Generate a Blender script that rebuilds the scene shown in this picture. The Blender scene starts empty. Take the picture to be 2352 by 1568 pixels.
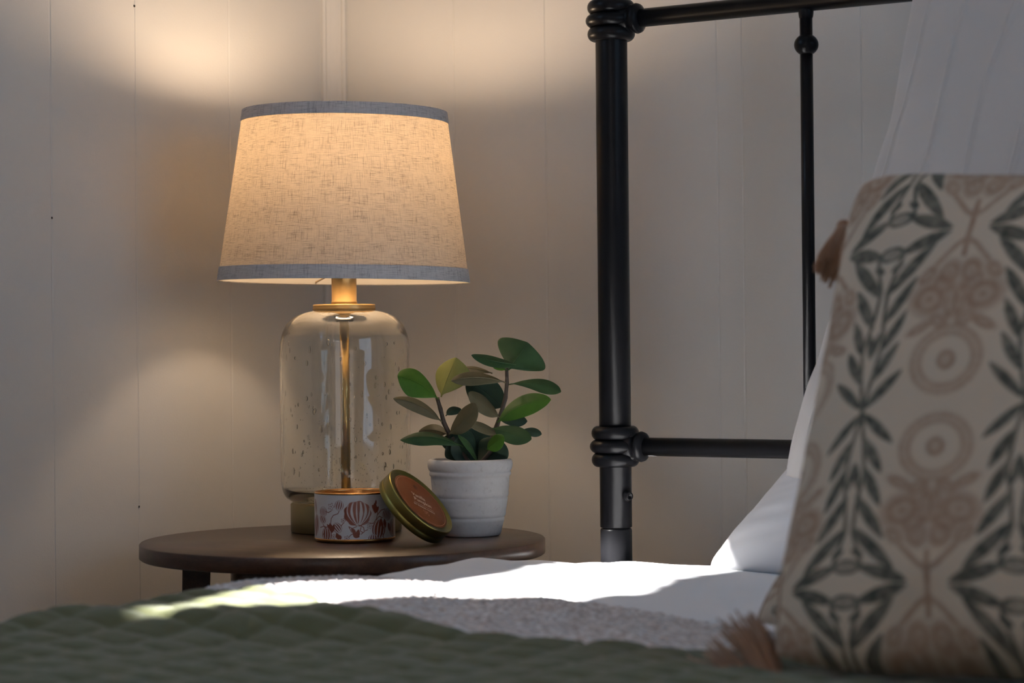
import bpy, bmesh, math, random
import numpy as np
from mathutils import Vector, Matrix

S = bpy.context.scene
COL = S.collection
rnd = random.Random(7)
rng = np.random.default_rng(5)

# ------------------------------------------------------------------ camera
CAM = Vector((1.298, -2.406, 0.82))
FPX = 5200.0
TH = math.atan(FPX / 8300.0)
PIT, RHO = 13 / 5200.0, 0.010
_R = Vector((math.cos(TH), math.sin(TH), 0))
_F0 = Vector((-math.sin(TH), math.cos(TH), 0))
_Z = Vector((0, 0, 1))
CF = _F0 * math.cos(PIT) + _Z * math.sin(PIT)
_U = -_F0 * math.sin(PIT) + _Z * math.cos(PIT)
CR = _R * math.cos(RHO) - _U * math.sin(RHO)
CU = _R * math.sin(RHO) + _U * math.cos(RHO)


def at(px, py, Z):
    """world point seen at a pixel of the 2352x1568 frame at depth Z (metres)"""
    return CAM + (CF + CR * ((px - 1176) / FPX) - CU * ((py - 784) / FPX)) * Z


cd = bpy.data.cameras.new('camera')
cd.sensor_width = 36
cd.lens = FPX / 2352 * 36
cd.clip_start = 0.05
cd.dof.use_dof = True
cd.dof.focus_distance = 2.62
cd.dof.aperture_fstop = 6.3
cam = bpy.data.objects.new('camera', cd)
COL.objects.link(cam)
m = Matrix((CR, CU, -CF)).transposed().to_4x4()
m.translation = CAM
cam.matrix_world = m
S.camera = cam

# ------------------------------------------------------------------ colour management, world, daylight
S.view_settings.view_transform = 'Standard'
S.view_settings.look = 'None'
S.view_settings.gamma = 1
S.view_settings.exposure = 0.12
S.view_settings.use_curve_mapping = False
S.cycles.use_denoising = True
S.cycles.max_bounces = 14
S.cycles.transparent_max_bounces = 16
S.cycles.transmission_bounces = 12
S.cycles.sample_clamp_indirect = 10.0
S.cycles.caustics_refractive = True
S.cycles.caustics_reflective = False
S.cycles.use_light_tree = False
S.cycles.blur_glossy = 0.1

W = bpy.data.worlds.new('daylight')
S.world = W
W.use_nodes = True
W.node_tree.nodes['Background'].inputs[0].default_value = (0.50, 0.70, 1.0, 1)
W.node_tree.nodes['Background'].inputs[1].default_value = 0.5

SUN_DIR = Vector((0.50, 0.866, -0.90)).normalized()
sd = bpy.data.lights.new('sun', 'SUN')
sd.energy = 55.0
sd.angle = math.radians(0.9)
sd.color = (1.0, 0.98, 0.96)
so = bpy.data.objects.new('sun', sd)
COL.objects.link(so)
so.rotation_euler = SUN_DIR.to_track_quat('-Z', 'Y').to_euler()


def area(name, loc, direction, sx, sy, power, color):
    d = bpy.data.lights.new(name, 'AREA')
    d.shape = 'RECTANGLE'
    d.size, d.size_y = sx, sy
    d.energy = power
    d.color = color
    o = bpy.data.objects.new(name, d)
    COL.objects.link(o)
    o.location = loc
    o.rotation_euler = Vector(direction).to_track_quat('-Z', 'Z').to_euler()
    return o


# daylight entering through the big window in the right wall and the small one in the left wall
area('window_daylight_right', (2.66, -1.0, 1.30), (-1, 0, 0), 1.5, 1.5, 9.0, (0.46, 0.70, 1.0))
area('window_daylight_left', (-0.72, -1.68, 1.87), (1, 0, 0), 1.5, 0.85, 22.0, (0.56, 0.77, 1.0))

# warm fill light added behind the camera to lift the pillow fronts
area('rear_fill_light', (1.30, -3.66, 1.10), (0, 1, 0), 0.85, 1.9, 2.8, (1.0, 0.80, 0.60))


# ------------------------------------------------------------------ helpers
def tag(o, label=None, cat=None, group=None, kind=None):
    if label: o['label'] = label
    if cat: o['category'] = cat
    if group: o['group'] = group
    if kind: o['kind'] = kind
    return o


class MB:
    def __init__(s):
        s.v = []; s.f = []; s.smooth = []

    def add(s, vs, fs, smooth=True):
        n = len(s.v)
        s.v += [tuple(v) for v in vs]
        s.f += [tuple(i + n for i in f) for f in fs]
        s.smooth += [smooth] * len(fs)

    def box(s, c, d, rot=None):
        x, y, z = d[0] / 2, d[1] / 2, d[2] / 2
        vs = [Vector((a, b, e)) for a in (-x, x) for b in (-y, y) for e in (-z, z)]
        if rot is not None: vs = [rot @ v for v in vs]
        vs = [v + Vector(c) for v in vs]
        s.add(vs, [(0, 1, 3, 2), (4, 6, 7, 5), (0, 4, 5, 1), (2, 3, 7, 6), (0, 2, 6, 4), (1, 5, 7, 3)], False)

    def lathe(s, prof, n=64, c=(0, 0, 0), axis=(0, 0, 1), closed=False):
        """prof: list of (r, h)."""
        a = Vector(axis).normalized()
        t = Vector((1, 0, 0)) if abs(a.x) < 0.9 else Vector((0, 1, 0))
        e1 = (t - a * t.dot(a)).normalized(); e2 = a.cross(e1)
        vs = []; c = Vector(c)
        for r, h in prof:
            for i in range(n):
                q = 2 * math.pi * i / n
                vs.append(c + a * h + (e1 * math.cos(q) + e2 * math.sin(q)) * max(r, 1e-5))
        fs = []
        m = len(prof)
        for j in range(m if closed else m - 1):
            k = (j + 1) % m
            for i in range(n):
                i2 = (i + 1) % n
                fs.append((j * n + i, j * n + i2, k * n + i2, k * n + i))
        s.add(vs, fs)

    def tube(s, pts, rad, n=16, cap=True):
        pts = [Vector(p) for p in pts]
        if not isinstance(rad, (list, tuple)): rad = [rad] * len(pts)
        vs = []; e1 = None
        for i, p in enumerate(pts):
            d = (pts[min(i + 1, len(pts) - 1)] - pts[max(i - 1, 0)]).normalized()
            if e1 is None:
                t = Vector((0, 0, 1)) if abs(d.z) < 0.9 else Vector((1, 0, 0))
                e1 = (t - d * t.dot(d)).normalized()
            else:
                e1 = (e1 - d * e1.dot(d)).normalized()
            e2 = d.cross(e1)
            for k in range(n):
                q = 2 * math.pi * k / n
                vs.append(p + (e1 * math.cos(q) + e2 * math.sin(q)) * rad[i])
        fs = []
        for j in range(len(pts) - 1):
            for k in range(n):
                k2 = (k + 1) % n
                fs.append((j * n + k, j * n + k2, (j + 1) * n + k2, (j + 1) * n + k))
        if cap:
            fs.append(tuple(range(n))[::-1]); b = (len(pts) - 1) * n
            fs.append(tuple(range(b, b + n)))
        s.add(vs, fs)

    def ball(s, c, r, n=24, m=14, sc=(1, 1, 1), flip=False):
        vs = []; c = Vector(c)
        for j in range(1, m):
            p = math.pi * j / m
            for i in range(n):
                q = 2 * math.pi * i / n
                vs.append(c + Vector((r * sc[0] * math.sin(p) * math.cos(q), r * sc[1] * math.sin(p) * math.sin(q), r * sc[2] * math.cos(p))))
        vs.append(c + Vector((0, 0, r * sc[2]))); vs.append(c - Vector((0, 0, r * sc[2])))
        T, B = len(vs) - 2, len(vs) - 1
        fs = []
        for i in range(n):
            i2 = (i + 1) % n
            fs.append((T, i, i2)); fs.append((B, (m - 2) * n + i2, (m - 2) * n + i))
            for j in range(m - 2):
                fs.append((j * n + i, (j + 1) * n + i, (j + 1) * n + i2, j * n + i2))
        if flip: fs = [f[::-1] for f in fs]
        s.add(vs, fs)

    def grid(s, P, smooth=True, closed_u=False):
        """P: array (n,m,3)"""
        n, m, _ = P.shape
        fs = []
        for j in range(n - 1):
            for i in range(m - (0 if closed_u else 1)):
                i2 = (i + 1) % m
                fs.append((j * m + i, j * m + i2, (j + 1) * m + i2, (j + 1) * m + i))
        s.add(P.reshape(-1, 3).tolist(), fs, smooth)

    def build(s, name, mat, parent=None, origin=None, bevel=None, fixn=False):
        """origin: world point that becomes the object's origin. Vertices are in world space."""
        me = bpy.data.meshes.new(name)
        if origin is None:
            origin = parent.matrix_world.translation.copy() if parent else Vector((0, 0, 0))
        O = Vector(origin)
        vv = np.array(s.v, dtype=float) - np.array(O)
        me.from_pydata(vv.tolist(), [], s.f)
        me.polygons.foreach_set('use_smooth', s.smooth)
        me.update()
        if fixn:
            bm = bmesh.new(); bm.from_mesh(me)
            bmesh.ops.recalc_face_normals(bm, faces=bm.faces); bm.to_mesh(me); bm.free()
        o = bpy.data.objects.new(name, me)
        COL.objects.link(o)
        if mat: me.materials.append(mat)
        if parent:
            o.parent = parent
            o.location = O - world_of(parent)
        else:
            o.location = O
        WORLD[o.name] = O
        if bevel:
            b = o.modifiers.new('bevel', 'BEVEL'); b.width = bevel; b.segments = 3
            b.limit_method = 'ANGLE'
        return o


WORLD = {}


def world_of(o): return WORLD[o.name]


def empty(name, loc):
    o = bpy.data.objects.new(name, None); COL.objects.link(o)
    o.location = loc; o.empty_display_size = 0.05
    WORLD[o.name] = Vector(loc)
    return o


def build_child(mb, name, mat, parent, **k):
    return mb.build(name, mat, parent, origin=k.pop('origin', world_of(parent)), **k)


def set_colors(o, cols):
    """cols: (n,3) linear colours per vertex: the print on the thing"""
    me = o.data
    a = me.color_attributes.new('print', 'FLOAT_COLOR', 'POINT')
    c = np.ones((len(me.vertices), 4), dtype=np.float32)
    c[:, :3] = cols
    a.data.foreach_set('color', c.ravel())


class M:
    """tiny node helper"""
    def __init__(s, name):
        s.m = bpy.data.materials.new(name); s.m.use_nodes = True
        s.t = s.m.node_tree; s.b = s.t.nodes['Principled BSDF']; s.out = s.t.nodes['Material Output']

    def n(s, typ, **k):
        x = s.t.nodes.new(typ)
        for a, b in k.items():
            if a in x.inputs: x.inputs[a].default_value = b
            else: setattr(x, a, b)
        return x

    def l(s, a, b): s.t.links.new(a, b)

    def set(s, **k):
        for a, b in k.items():
            a = a.replace('_', ' ')
            if isinstance(b, tuple) and len(b) == 3: b = (*b, 1)
            s.b.inputs[a].default_value = b
        return s

    def coord(s, scale=(1, 1, 1), kind='Object'):
        tc = s.n('ShaderNodeTexCoord'); mp = s.n('ShaderNodeMapping')
        mp.inputs['Scale'].default_value = scale
        s.l(tc.outputs[kind], mp.inputs['Vector'])
        return mp.outputs[0]

    def noise(s, scale, vec=None, detail=4, rough=0.5):
        x = s.n('ShaderNodeTexNoise'); x.inputs['Scale'].default_value = scale
        x.inputs['Detail'].default_value = detail; x.inputs['Roughness'].default_value = rough
        if vec is not None: s.l(vec, x.inputs['Vector'])
        return x.outputs['Fac']

    def ramp(s, fac, stops):
        x = s.n('ShaderNodeValToRGB'); e = x.color_ramp.elements
        while len(e) < len(stops): e.new(0.5)
        for i, (p, c) in enumerate(stops):
            e[i].position = p; e[i].color = (*c, 1) if len(c) == 3 else c
        s.l(fac, x.inputs['Fac']); return x.outputs['Color']

    def math(s, op, a, b=0.5):
        x = s.n('ShaderNodeMath'); x.operation = op
        for i, q in enumerate((a, b)):
            if isinstance(q, (int, float)): x.inputs[i].default_value = q
            else: s.l(q, x.inputs[i])
        return x.outputs[0]

    def mix(s, fac, a, b, mode='MIX'):
        x = s.n('ShaderNodeMix'); x.data_type = 'RGBA'; x.blend_type = mode
        for i, q in ((0, fac), (6, a), (7, b)):
            if isinstance(q, (int, float)): x.inputs[i].default_value = q
            elif isinstance(q, tuple): x.inputs[i].default_value = (*q, 1) if len(q) == 3 else q
            else: s.l(q, x.inputs[i])
        return x.outputs[2]

    def bump(s, h, strength=0.3, dist=0.001, tgt=None):
        x = s.n('ShaderNodeBump'); x.inputs['Strength'].default_value = strength
        x.inputs['Distance'].default_value = dist
        s.l(h, x.inputs['Height']); s.l(x.outputs[0], (tgt or s.b).inputs['Normal']); return x.outputs[0]


# ------------------------------------------------------------------ materials
def plain(name, col, rough=0.6, metal=0.0, **k):
    q = M(name); q.set(Base_Color=col, Roughness=rough, Metallic=metal, **k)
    return q.m


def mat_wall():
    q = M('wall_paint'); v = q.coord()
    c = q.ramp(q.noise(3.0, v, 3), [(0.3, (0.590, 0.570, 0.540)), (0.7, (0.630, 0.610, 0.580))])
    q.l(c, q.b.inputs['Base Color']); q.set(Roughness=0.48, Specular_IOR_Level=0.3)
    q.bump(q.math('ADD', q.noise(420, v, 2), q.noise(60, v, 2)), 0.12, 0.0012)
    return q.m


def mat_wood():
    q = M('walnut_veneer'); v = q.coord((1.2, 14, 14))
    nz = q.noise(5.0, v, 6, 0.6); fine = q.noise(60, q.coord((1, 22, 22)), 4, 0.7)
    c = q.ramp(nz, [(0.25, (0.022, 0.010, 0.006)), (0.5, (0.058, 0.029, 0.017)), (0.75, (0.115, 0.060, 0.036))])
    c2 = q.mix(0.35, c, q.ramp(fine, [(0.35, (0.012, 0.006, 0.004)), (0.6, (0.075, 0.04, 0.024))]), 'MIX')
    q.l(c2, q.b.inputs['Base Color']); q.set(Roughness=0.30, Specular_IOR_Level=0.4)
    q.bump(fine, 0.15, 0.0003)
    return q.m


def mat_black_metal():
    q = M('black_metal'); v = q.coord()
    q.set(Base_Color=(0.006, 0.006, 0.007), Roughness=0.30, Specular_IOR_Level=0.13)
    q.bump(q.noise(700, v, 2), 0.05, 0.0003)
    return q.m


def mat_brass(name='brushed_brass', col=(0.66, 0.43, 0.18), rough=0.36):
    q = M(name); v = q.coord((30, 30, 600))
    q.set(Base_Color=col, Metallic=1.0, Roughness=rough)
    q.bump(q.noise(3, v, 3), 0.10, 0.0004)
    return q.m


def mat_linen(name, light, dark, warm_t, slub=True, tfac=0.5):
    """woven linen; threads are real colour variation of the cloth; lets light through"""
    q = M(name)
    tc = q.n('ShaderNodeTexCoord')
    sep = q.n('ShaderNodeSeparateXYZ'); q.l(tc.outputs['UV'], sep.inputs[0])
    def vec(su, sv):
        mp = q.n('ShaderNodeMapping'); mp.inputs['Scale'].default_value = (su, sv, 1)
        q.l(tc.outputs['UV'], mp.inputs['Vector']); return mp.outputs[0]
    # uv in metres
    hor = q.noise(1.0, vec(52, 1250), 3, 0.75)
    ver = q.noise(1.0, vec(1250, 48), 3, 0.75)
    hs = q.ramp(hor, [(0.50, (0, 0, 0)), (0.66, (1, 1, 1))])
    vs = q.ramp(ver, [(0.52, (0, 0, 0)), (0.68, (1, 1, 1))])
    patch = q.ramp(q.noise(1.0, vec(35, 45), 3, 0.6), [(0.35, (0.45, 0.45, 0.45)), (0.7, (1, 1, 1))])
    sl = q.mix(1.0, hs, vs, 'ADD')
    sl = q.mix(1.0, sl, patch, 'MULTIPLY')
    wv = q.n('ShaderNodeTexWave'); wv.inputs['Scale'].default_value = 1.0
    q.l(vec(330, 0), wv.inputs['Vector'])
    wh = q.n('ShaderNodeTexWave'); wh.bands_direction = 'Y'; wh.inputs['Scale'].default_value = 1.0
    q.l(vec(0, 330), wh.inputs['Vector'])
    weave = q.math('MULTIPLY', wv.outputs['Fac'], wh.outputs['Fac'])
    base = q.mix(q.math('MULTIPLY', weave, 0.55), light, tuple(x * 0.55 for x in light))
    col = q.mix(q.math('MULTIPLY', sl, 0.75 if slub else 0.8), base, dark)
    dif = q.n('ShaderNodeBsdfDiffuse'); q.l(col, dif.inputs['Color'])
    tr = q.n('ShaderNodeBsdfTranslucent')
    q.l(q.mix(1.0, col, warm_t, 'MULTIPLY'), tr.inputs['Color'])
    mx = q.n('ShaderNodeMixShader'); mx.inputs[0].default_value = tfac
    q.l(dif.outputs[0], mx.inputs[1]); q.l(tr.outputs[0], mx.inputs[2])
    q.bump(weave, 0.5, 0.0004, dif)
    q.l(mx.outputs[0], q.out.inputs['Surface'])
    return q.m


def mat_liner():
    q = M('white_shade_lining')
    dif = q.n('ShaderNodeBsdfDiffuse'); dif.inputs[0].default_value = (0.72, 0.67, 0.59, 1)
    tr = q.n('ShaderNodeBsdfTranslucent'); tr.inputs[0].default_value = (0.80, 0.72, 0.60, 1)
    mx = q.n('ShaderNodeMixShader'); mx.inputs[0].default_value = 0.45
    q.l(dif.outputs[0], mx.inputs[1]); q.l(tr.outputs[0], mx.inputs[2])
    q.l(mx.outputs[0], q.out.inputs['Surface'])
    return q.m


def mat_glass():
    q = M('seeded_glass'); v = q.coord((1, 1, 0.35))
    q.set(Base_Color=(0.985, 0.975, 0.93), Roughness=0.015, IOR=1.5, Transmission_Weight=1.0)
    vo = q.n('ShaderNodeTexVoronoi'); vo.inputs['Scale'].default_value = 170
    q.l(v, vo.inputs['Vector'])
    sp = q.ramp(vo.outputs['Distance'], [(0.0, (1, 1, 1)), (0.22, (0, 0, 0))])
    h = q.math('ADD', q.math('MULTIPLY', sp, 0.35), q.math('MULTIPLY', q.noise(28, q.coord((1, 1, 0.25)), 3), 1.6))
    q.bump(h, 0.07, 0.0014)
    df = q.n('ShaderNodeBsdfDiffuse'); df.inputs[0].default_value = (0.86, 0.82, 0.66, 1)
    mx = q.n('ShaderNodeMixShader'); mx.inputs[0].default_value = 0.028
    q.l(q.b.outputs[0], mx.inputs[1]); q.l(df.outputs[0], mx.inputs[2]); q.l(mx.outputs[0], q.out.inputs['Surface'])
    return q.m


def mat_cloth(name, col, bumpscale=500, bs=0.2, bd=0.0006, rough=0.85, fold=0.0, sheen=0.2, tl=0.0):
    q = M(name); v = q.coord()
    q.set(Base_Color=col, Roughness=rough, Specular_IOR_Level=0.2, Sheen_Weight=sheen)
    h = q.noise(bumpscale, v, 2)
    if fold:
        h = q.math('ADD', h, q.math('MULTIPLY', q.noise(9, q.coord((1, 1.6, 1)), 3, 0.55), fold))
    q.bump(h, bs, bd)
    return q.m


def mat_print(name, rough=0.85, metal=0.0, spec=0.25, bs=0.15):
    q = M(name)
    a = q.n('ShaderNodeVertexColor'); a.layer_name = 'print'
    q.l(a.outputs['Color'], q.b.inputs['Base Color'])
    q.set(Roughness=rough, Metallic=metal, Specular_IOR_Level=spec)
    if bs: q.bump(q.noise(650, q.coord(), 2), bs, 0.0005)
    return q.m


def mat_knit():
    q = M('knit_yarn')
    vo = q.n('ShaderNodeTexVoronoi'); vo.inputs['Scale'].default_value = 130
    mp = q.coord((0.75, 1.25, 1)); q.l(mp, vo.inputs['Vector'])
    cell = q.ramp(vo.outputs['Distance'], [(0.15, (1, 1, 1)), (0.65, (0, 0, 0))])
    spk = q.ramp(q.noise(95, q.coord((0.7, 1.5, 1)), 2, 0.5), [(0.54, (0, 0, 0)), (0.66, (1, 1, 1))])
    c = q.mix(cell, (0.62, 0.57, 0.55), (0.88, 0.86, 0.86))
    c = q.mix(q.math('MULTIPLY', spk, 0.5), c, (0.42, 0.29, 0.24))
    q.l(c, q.b.inputs['Base Color']); q.set(Roughness=0.95, Specular_IOR_Level=0.1)
    q.bump(cell, 0.9, 0.004)
    return q.m


def mat_leaf(name, c1, c2, under, tl=0.25):
    q = M(name); v = q.coord()
    g = q.ramp(q.noise(45, v, 3), [(0.3, c1), (0.7, c2)])
    geo = q.n('ShaderNodeNewGeometry')
    c = q.mix(geo.outputs['Backfacing'], g, under)
    q.l(c, q.b.inputs['Base Color']); q.set(Roughness=0.45, Specular_IOR_Level=0.2)
    q.bump(q.noise(160, v, 3), 0.25, 0.0006)
    tr = q.n('ShaderNodeBsdfTranslucent'); q.l(q.mix(1.0, c, (1.0, 1.0, 0.55), 'MULTIPLY'), tr.inputs[0])
    mx = q.n('ShaderNodeMixShader'); mx.inputs[0].default_value = tl
    q.l(q.b.outputs[0], mx.inputs[1]); q.l(tr.outputs[0], mx.inputs[2])
    q.l(mx.outputs[0], q.out.inputs['Surface'])
    return q.m


def mat_ceramic():
    q = M('speckled_ceramic'); v = q.coord()
    c = q.ramp(q.noise(170, v, 4, 0.7), [(0.28, (0.46, 0.44, 0.43)), (0.40, (0.575, 0.56, 0.55)), (0.7, (0.61, 0.60, 0.59))])
    q.l(c, q.b.inputs['Base Color']); q.set(Roughness=0.75)
    q.bump(q.noise(300, v, 4, 0.6), 0.25, 0.0006)
    return q.m


def mat_pane():
    q = M('window_glass')
    tr = q.n('ShaderNodeBsdfTransparent'); gl = q.n('ShaderNodeBsdfGlossy'); gl.inputs['Roughness'].default_value = 0.02
    mx = q.n('ShaderNodeMixShader'); mx.inputs[0].default_value = 0.06
    q.l(tr.outputs[0], mx.inputs[1]); q.l(gl.outputs[0], mx.inputs[2]); q.l(mx.outputs[0], q.out.inputs['Surface'])
    return q.m


def mat_bulb():
    q = M('frosted_bulb')
    e = q.n('ShaderNodeEmission'); e.inputs[0].default_value = (1.0, 0.75, 0.515, 1); e.inputs[1].default_value = BULB
    q.l(e.outputs[0], q.out.inputs['Surface'])
    return q.m


def mat_carpet():
    q = M('oak_floor'); v = q.coord((1, 12, 1))
    q.l(q.ramp(q.noise(6, v, 5), [(0.3, (0.20, 0.12, 0.07)), (0.7, (0.32, 0.21, 0.13))]), q.b.inputs['Base Color'])
    q.set(Roughness=0.5)
    return q.m


BULB = 84.0
WALL = mat_wall(); WOOD = mat_wood(); BLACK = mat_black_metal(); BRASS = mat_brass()
DULLGOLD = mat_brass('antique_gold', (0.24, 0.20, 0.105), 0.42)
LIDGOLD = mat_brass('olive_gold_tin', (0.28, 0.24, 0.07), 0.30)
LINEN = mat_linen('linen_shade', (0.80, 0.72, 0.61), (0.15, 0.11, 0.085), (1.0, 0.92, 0.80), True, 0.36)
BAND = mat_linen('linen_band', (0.74, 0.715, 0.71), (0.20, 0.19, 0.20), (1.0, 0.8, 0.6), False, 0.12)
LINER = mat_liner(); GLASS = mat_glass()
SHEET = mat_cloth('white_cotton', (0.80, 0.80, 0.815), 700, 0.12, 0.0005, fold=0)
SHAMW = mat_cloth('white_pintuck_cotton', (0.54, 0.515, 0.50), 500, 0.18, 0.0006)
QUILT = mat_cloth('green_quilt_cotton', (0.080, 0.086, 0.030), 350, 0.35, 0.0012, rough=0.9, sheen=0.25)
KNIT = mat_knit(); TASSEL = mat_cloth('tan_tassel_yarn', (0.30, 0.175, 0.105), 900, 0.4, 0.0006, rough=0.9)
PRINT = mat_print('printed_cotton'); TINPRINT = mat_print('printed_tin', 0.33, 0.0, 0.5, 0)
CERAM = mat_ceramic(); PANE = mat_pane(); TRIMW = plain('white_trim', (0.72, 0.69, 0.64), 0.45)

# ------------------------------------------------------------------ room
XL, YB, XR, YF, ZC = -0.560, 0.101, 2.60, -3.5, 2.60


def grooved(mb, fixed, axis, a0, a1, seams, normal_sign, z0=0.0, z1=ZC, w=0.0018, d=0.0007, thick=0.1):
    """a panelled wall strip with V grooves. axis 'x': plane y=fixed; axis 'y': plane x=fixed."""
    prof = [(a0, 0)]
    for sx in sorted(seams):
        prof += [(sx - w, 0), (sx - w * 0.2, d), (sx + w * 0.2, d), (sx + w, 0)]
    prof.append((a1, 0))
    vs = []; fs = []
    for a, dd in prof:
        off = fixed + normal_sign * dd
        for z in (z0, z1):
            vs.append((a, off, z) if axis == 'x' else (off, a, z))
    n = len(prof)
    for i in range(n - 1): fs.append((2 * i, 2 * i + 2, 2 * i + 3, 2 * i + 1))
    bk = fixed + normal_sign * thick
    b = len(vs)
    for a in (a0, a1):
        for z in (z0, z1): vs.append((a, bk, z) if axis == 'x' else (bk, a, z))
    fs += [(b, b + 1, b + 3, b + 2), (0, 1, b + 1, b), (2 * n - 2, b + 2, b + 3, 2 * n - 1),
           (0, b, b + 2, 2 * n - 2), (1, 2 * n - 1, b + 3, b + 1)]
    mb.add(vs, fs, False)


mb = MB()
grooved(mb, YB, 'x', XL - 0.1, XR + 0.1, [-0.360, -0.2176, 0.0301, 0.0647, 0.2227, 0.50, 0.72, 0.90, 1.2, 1.5, 1.8, 2.1, 2.4], +1)
wall_back = mb.build('wall_back', WALL); tag(wall_back, kind='structure')

mb = MB()
grooved(mb, XL, 'y', -0.86, YB, [-0.303, -0.122, -0.450, -0.70], -1)
WY0, WY1, WZ0, WZ1 = -2.50, -0.86, 1.38, 2.36
grooved(mb, XL, 'y', WY0, WY1, [-1.02, -1.3, -1.7, -2.1], -1, 0, WZ0)
grooved(mb, XL, 'y', WY0, WY1, [], -1, WZ1, ZC)
grooved(mb, XL, 'y', YF - 0.1, WY0, [-2.8], -1)
wall_left = mb.build('wall_left', WALL); tag(wall_left, kind='structure')

mb = MB()
RY0, RY1, RZ0, RZ1 = -1.8, -0.2, 0.50, 2.10
mb.box((XR + 0.05, (YF + RY0) / 2, ZC / 2), (0.1, RY0 - YF, ZC))
mb.box((XR + 0.05, (RY1 + YB) / 2, ZC / 2), (0.1, YB - RY1, ZC))
mb.box((XR + 0.05, (RY0 + RY1) / 2, RZ0 / 2), (0.1, RY1 - RY0, RZ0))
mb.box((XR + 0.05, (RY0 + RY1) / 2, (RZ1 + ZC) / 2), (0.1, RY1 - RY0, ZC - RZ1))
tag(mb.build('wall_right', WALL), kind='structure')
mb = MB(); DX0, DX1, DZ = 0.85, 1.75, 2.05          # opening added behind the camera for the fill light
mb.box(((XL + DX0) / 2, YF - 0.05, ZC / 2), (DX0 - XL, 0.1, ZC)); mb.box(((DX1 + XR) / 2, YF - 0.05, ZC / 2), (XR - DX1, 0.1, ZC))
mb.box(((DX0 + DX1) / 2, YF - 0.05, (DZ + ZC) / 2), (DX1 - DX0, 0.1, ZC - DZ))
tag(mb.build('wall_front', WALL), kind='structure')
mb = MB(); mb.box(((XL + XR) / 2, (YF + YB) / 2, -0.05), (XR - XL + .2, YB - YF + .2, 0.1)); tag(mb.build('floor', mat_carpet()), kind='structure')
mb = MB(); mb.box(((XL + XR) / 2, (YF + YB) / 2, ZC + 0.05), (XR - XL + .2, YB - YF + .2, 0.1)); tag(mb.build('ceiling', TRIMW), kind='structure')

# corner moulding: a slim flat-faced strip with small steps across the corner
mb = MB()
prof = [(0.0, 0.026), (0.0045, 0.026), (0.0065, 0.0235), (0.0065, 0.0200), (0.0095, 0.0175), (0.0115, 0.0150), (0.0150, 0.0115),
        (0.0175, 0.0095), (0.0200, 0.0065), (0.0235, 0.0065), (0.026, 0.0045), (0.026, 0.0)]
vs = [(XL + a, YB - b, z) for a, b in prof for z in (0.0, ZC)]
mb.add(vs, [(2 * i, 2 * i + 2, 2 * i + 3, 2 * i + 1) for i in range(len(prof) - 1)], False)
tag(mb.build('trim_1', WALL), kind='structure')

mb = MB(); mb.box(((XL + XR) / 2 + 0.013, YB - 0.006, 0.05), (XR - XL - 0.03, 0.012, 0.10)); tag(mb.build('baseboard_back', TRIMW, bevel=0.003), kind='structure')
mb = MB(); mb.box((XL + 0.006, (YF + YB) / 2 - 0.01, 0.05), (0.012, YB - YF - 0.04, 0.10)); tag(mb.build('baseboard_left', TRIMW, bevel=0.003), kind='structure')


def window(name, x, inward, y0, y1, z0, z1, bars):
    w = empty(name, (x, (y0 + y1) / 2, z0)); tag(w, kind='structure')
    mb = MB(); t = 0.035; xc = x - inward * 0.05
    mb.box((xc, (y0 + y1) / 2, z0 + t / 2), (0.06, y1 - y0, t)); mb.box((xc, (y0 + y1) / 2, z1 - t / 2), (0.06, y1 - y0, t))
    mb.box((xc, y0 + t / 2, (z0 + z1) / 2), (0.06, t, z1 - z0 - 2 * t)); mb.box((xc, y1 - t / 2, (z0 + z1) / 2), (0.06, t, z1 - z0 - 2 * t))
    for b in bars: mb.box((xc, b, (z0 + z1) / 2), (0.03, 0.03, z1 - z0 - 2 * t))
    build_child(mb, 'window_frame', TRIMW, w)
    mb = MB(); mb.box((xc, (y0 + y1) / 2, (z0 + z1) / 2), (0.004, y1 - y0 - 2 * t, z1 - z0 - 2 * t))
    build_child(mb, 'window_pane', PANE, w)
    mb = MB(); mb.box((x + inward * 0.012, (y0 + y1) / 2, z0 - 0.012), (0.05, y1 - y0 + 0.06, 0.022))
    build_child(mb, 'window_sill', TRIMW, w, bevel=0.003)


window('window_1', XR, -1, RY0, RY1, RZ0, RZ1, [-1.0])
window('window_2', XL, 1, WY0 - 0.0, WY1, WZ0, WZ1, [])

# unseen cloth added over the small left window to shape the sun patch
def mat_sun_mask():  # blue translucent tint lets the added cloth give soft cool light
    q = M('sun_mask_cloth')
    dif = q.n('ShaderNodeBsdfDiffuse'); dif.inputs[0].default_value = (0.60, 0.66, 0.74, 1)
    tr = q.n('ShaderNodeBsdfTranslucent'); tr.inputs[0].default_value = (0.34, 0.52, 0.80, 1)
    mx = q.n('ShaderNodeMixShader'); mx.inputs[0].default_value = 0.14
    q.l(dif.outputs[0], mx.inputs[1]); q.l(tr.outputs[0], mx.inputs[2]); q.l(mx.outputs[0], q.out.inputs['Surface'])
    return q.m


SUN_MASK = mat_sun_mask()


def interp(z, pts):
    xs = [p[0] for p in pts]; ys = [p[1] for p in pts]
    return float(np.interp(z, xs, ys))


def curtain(name, label, lo, hi):
    """added cloth at the small window, cut to shape the sun; lo(y), hi(y) give its bottom and top edge"""
    ys = np.linspace(-2.52, -0.72, 300)
    P = np.zeros((14, len(ys), 3))
    for i, y in enumerate(ys):
        a, b = lo(y), hi(y)
        for j in range(14):
            P[j, i] = (XL + 0.030 + 0.003 * math.sin(y * 70 + 0.6 * math.sin(y * 23)), y, a + (b - a) * j / 13)
    mb = MB(); mb.grid(P)
    o = mb.build(name, SUN_MASK, origin=(XL + 0.03, -1.66, float(P[:, :, 2].min())))
    tag(o, label, 'curtain')


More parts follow.
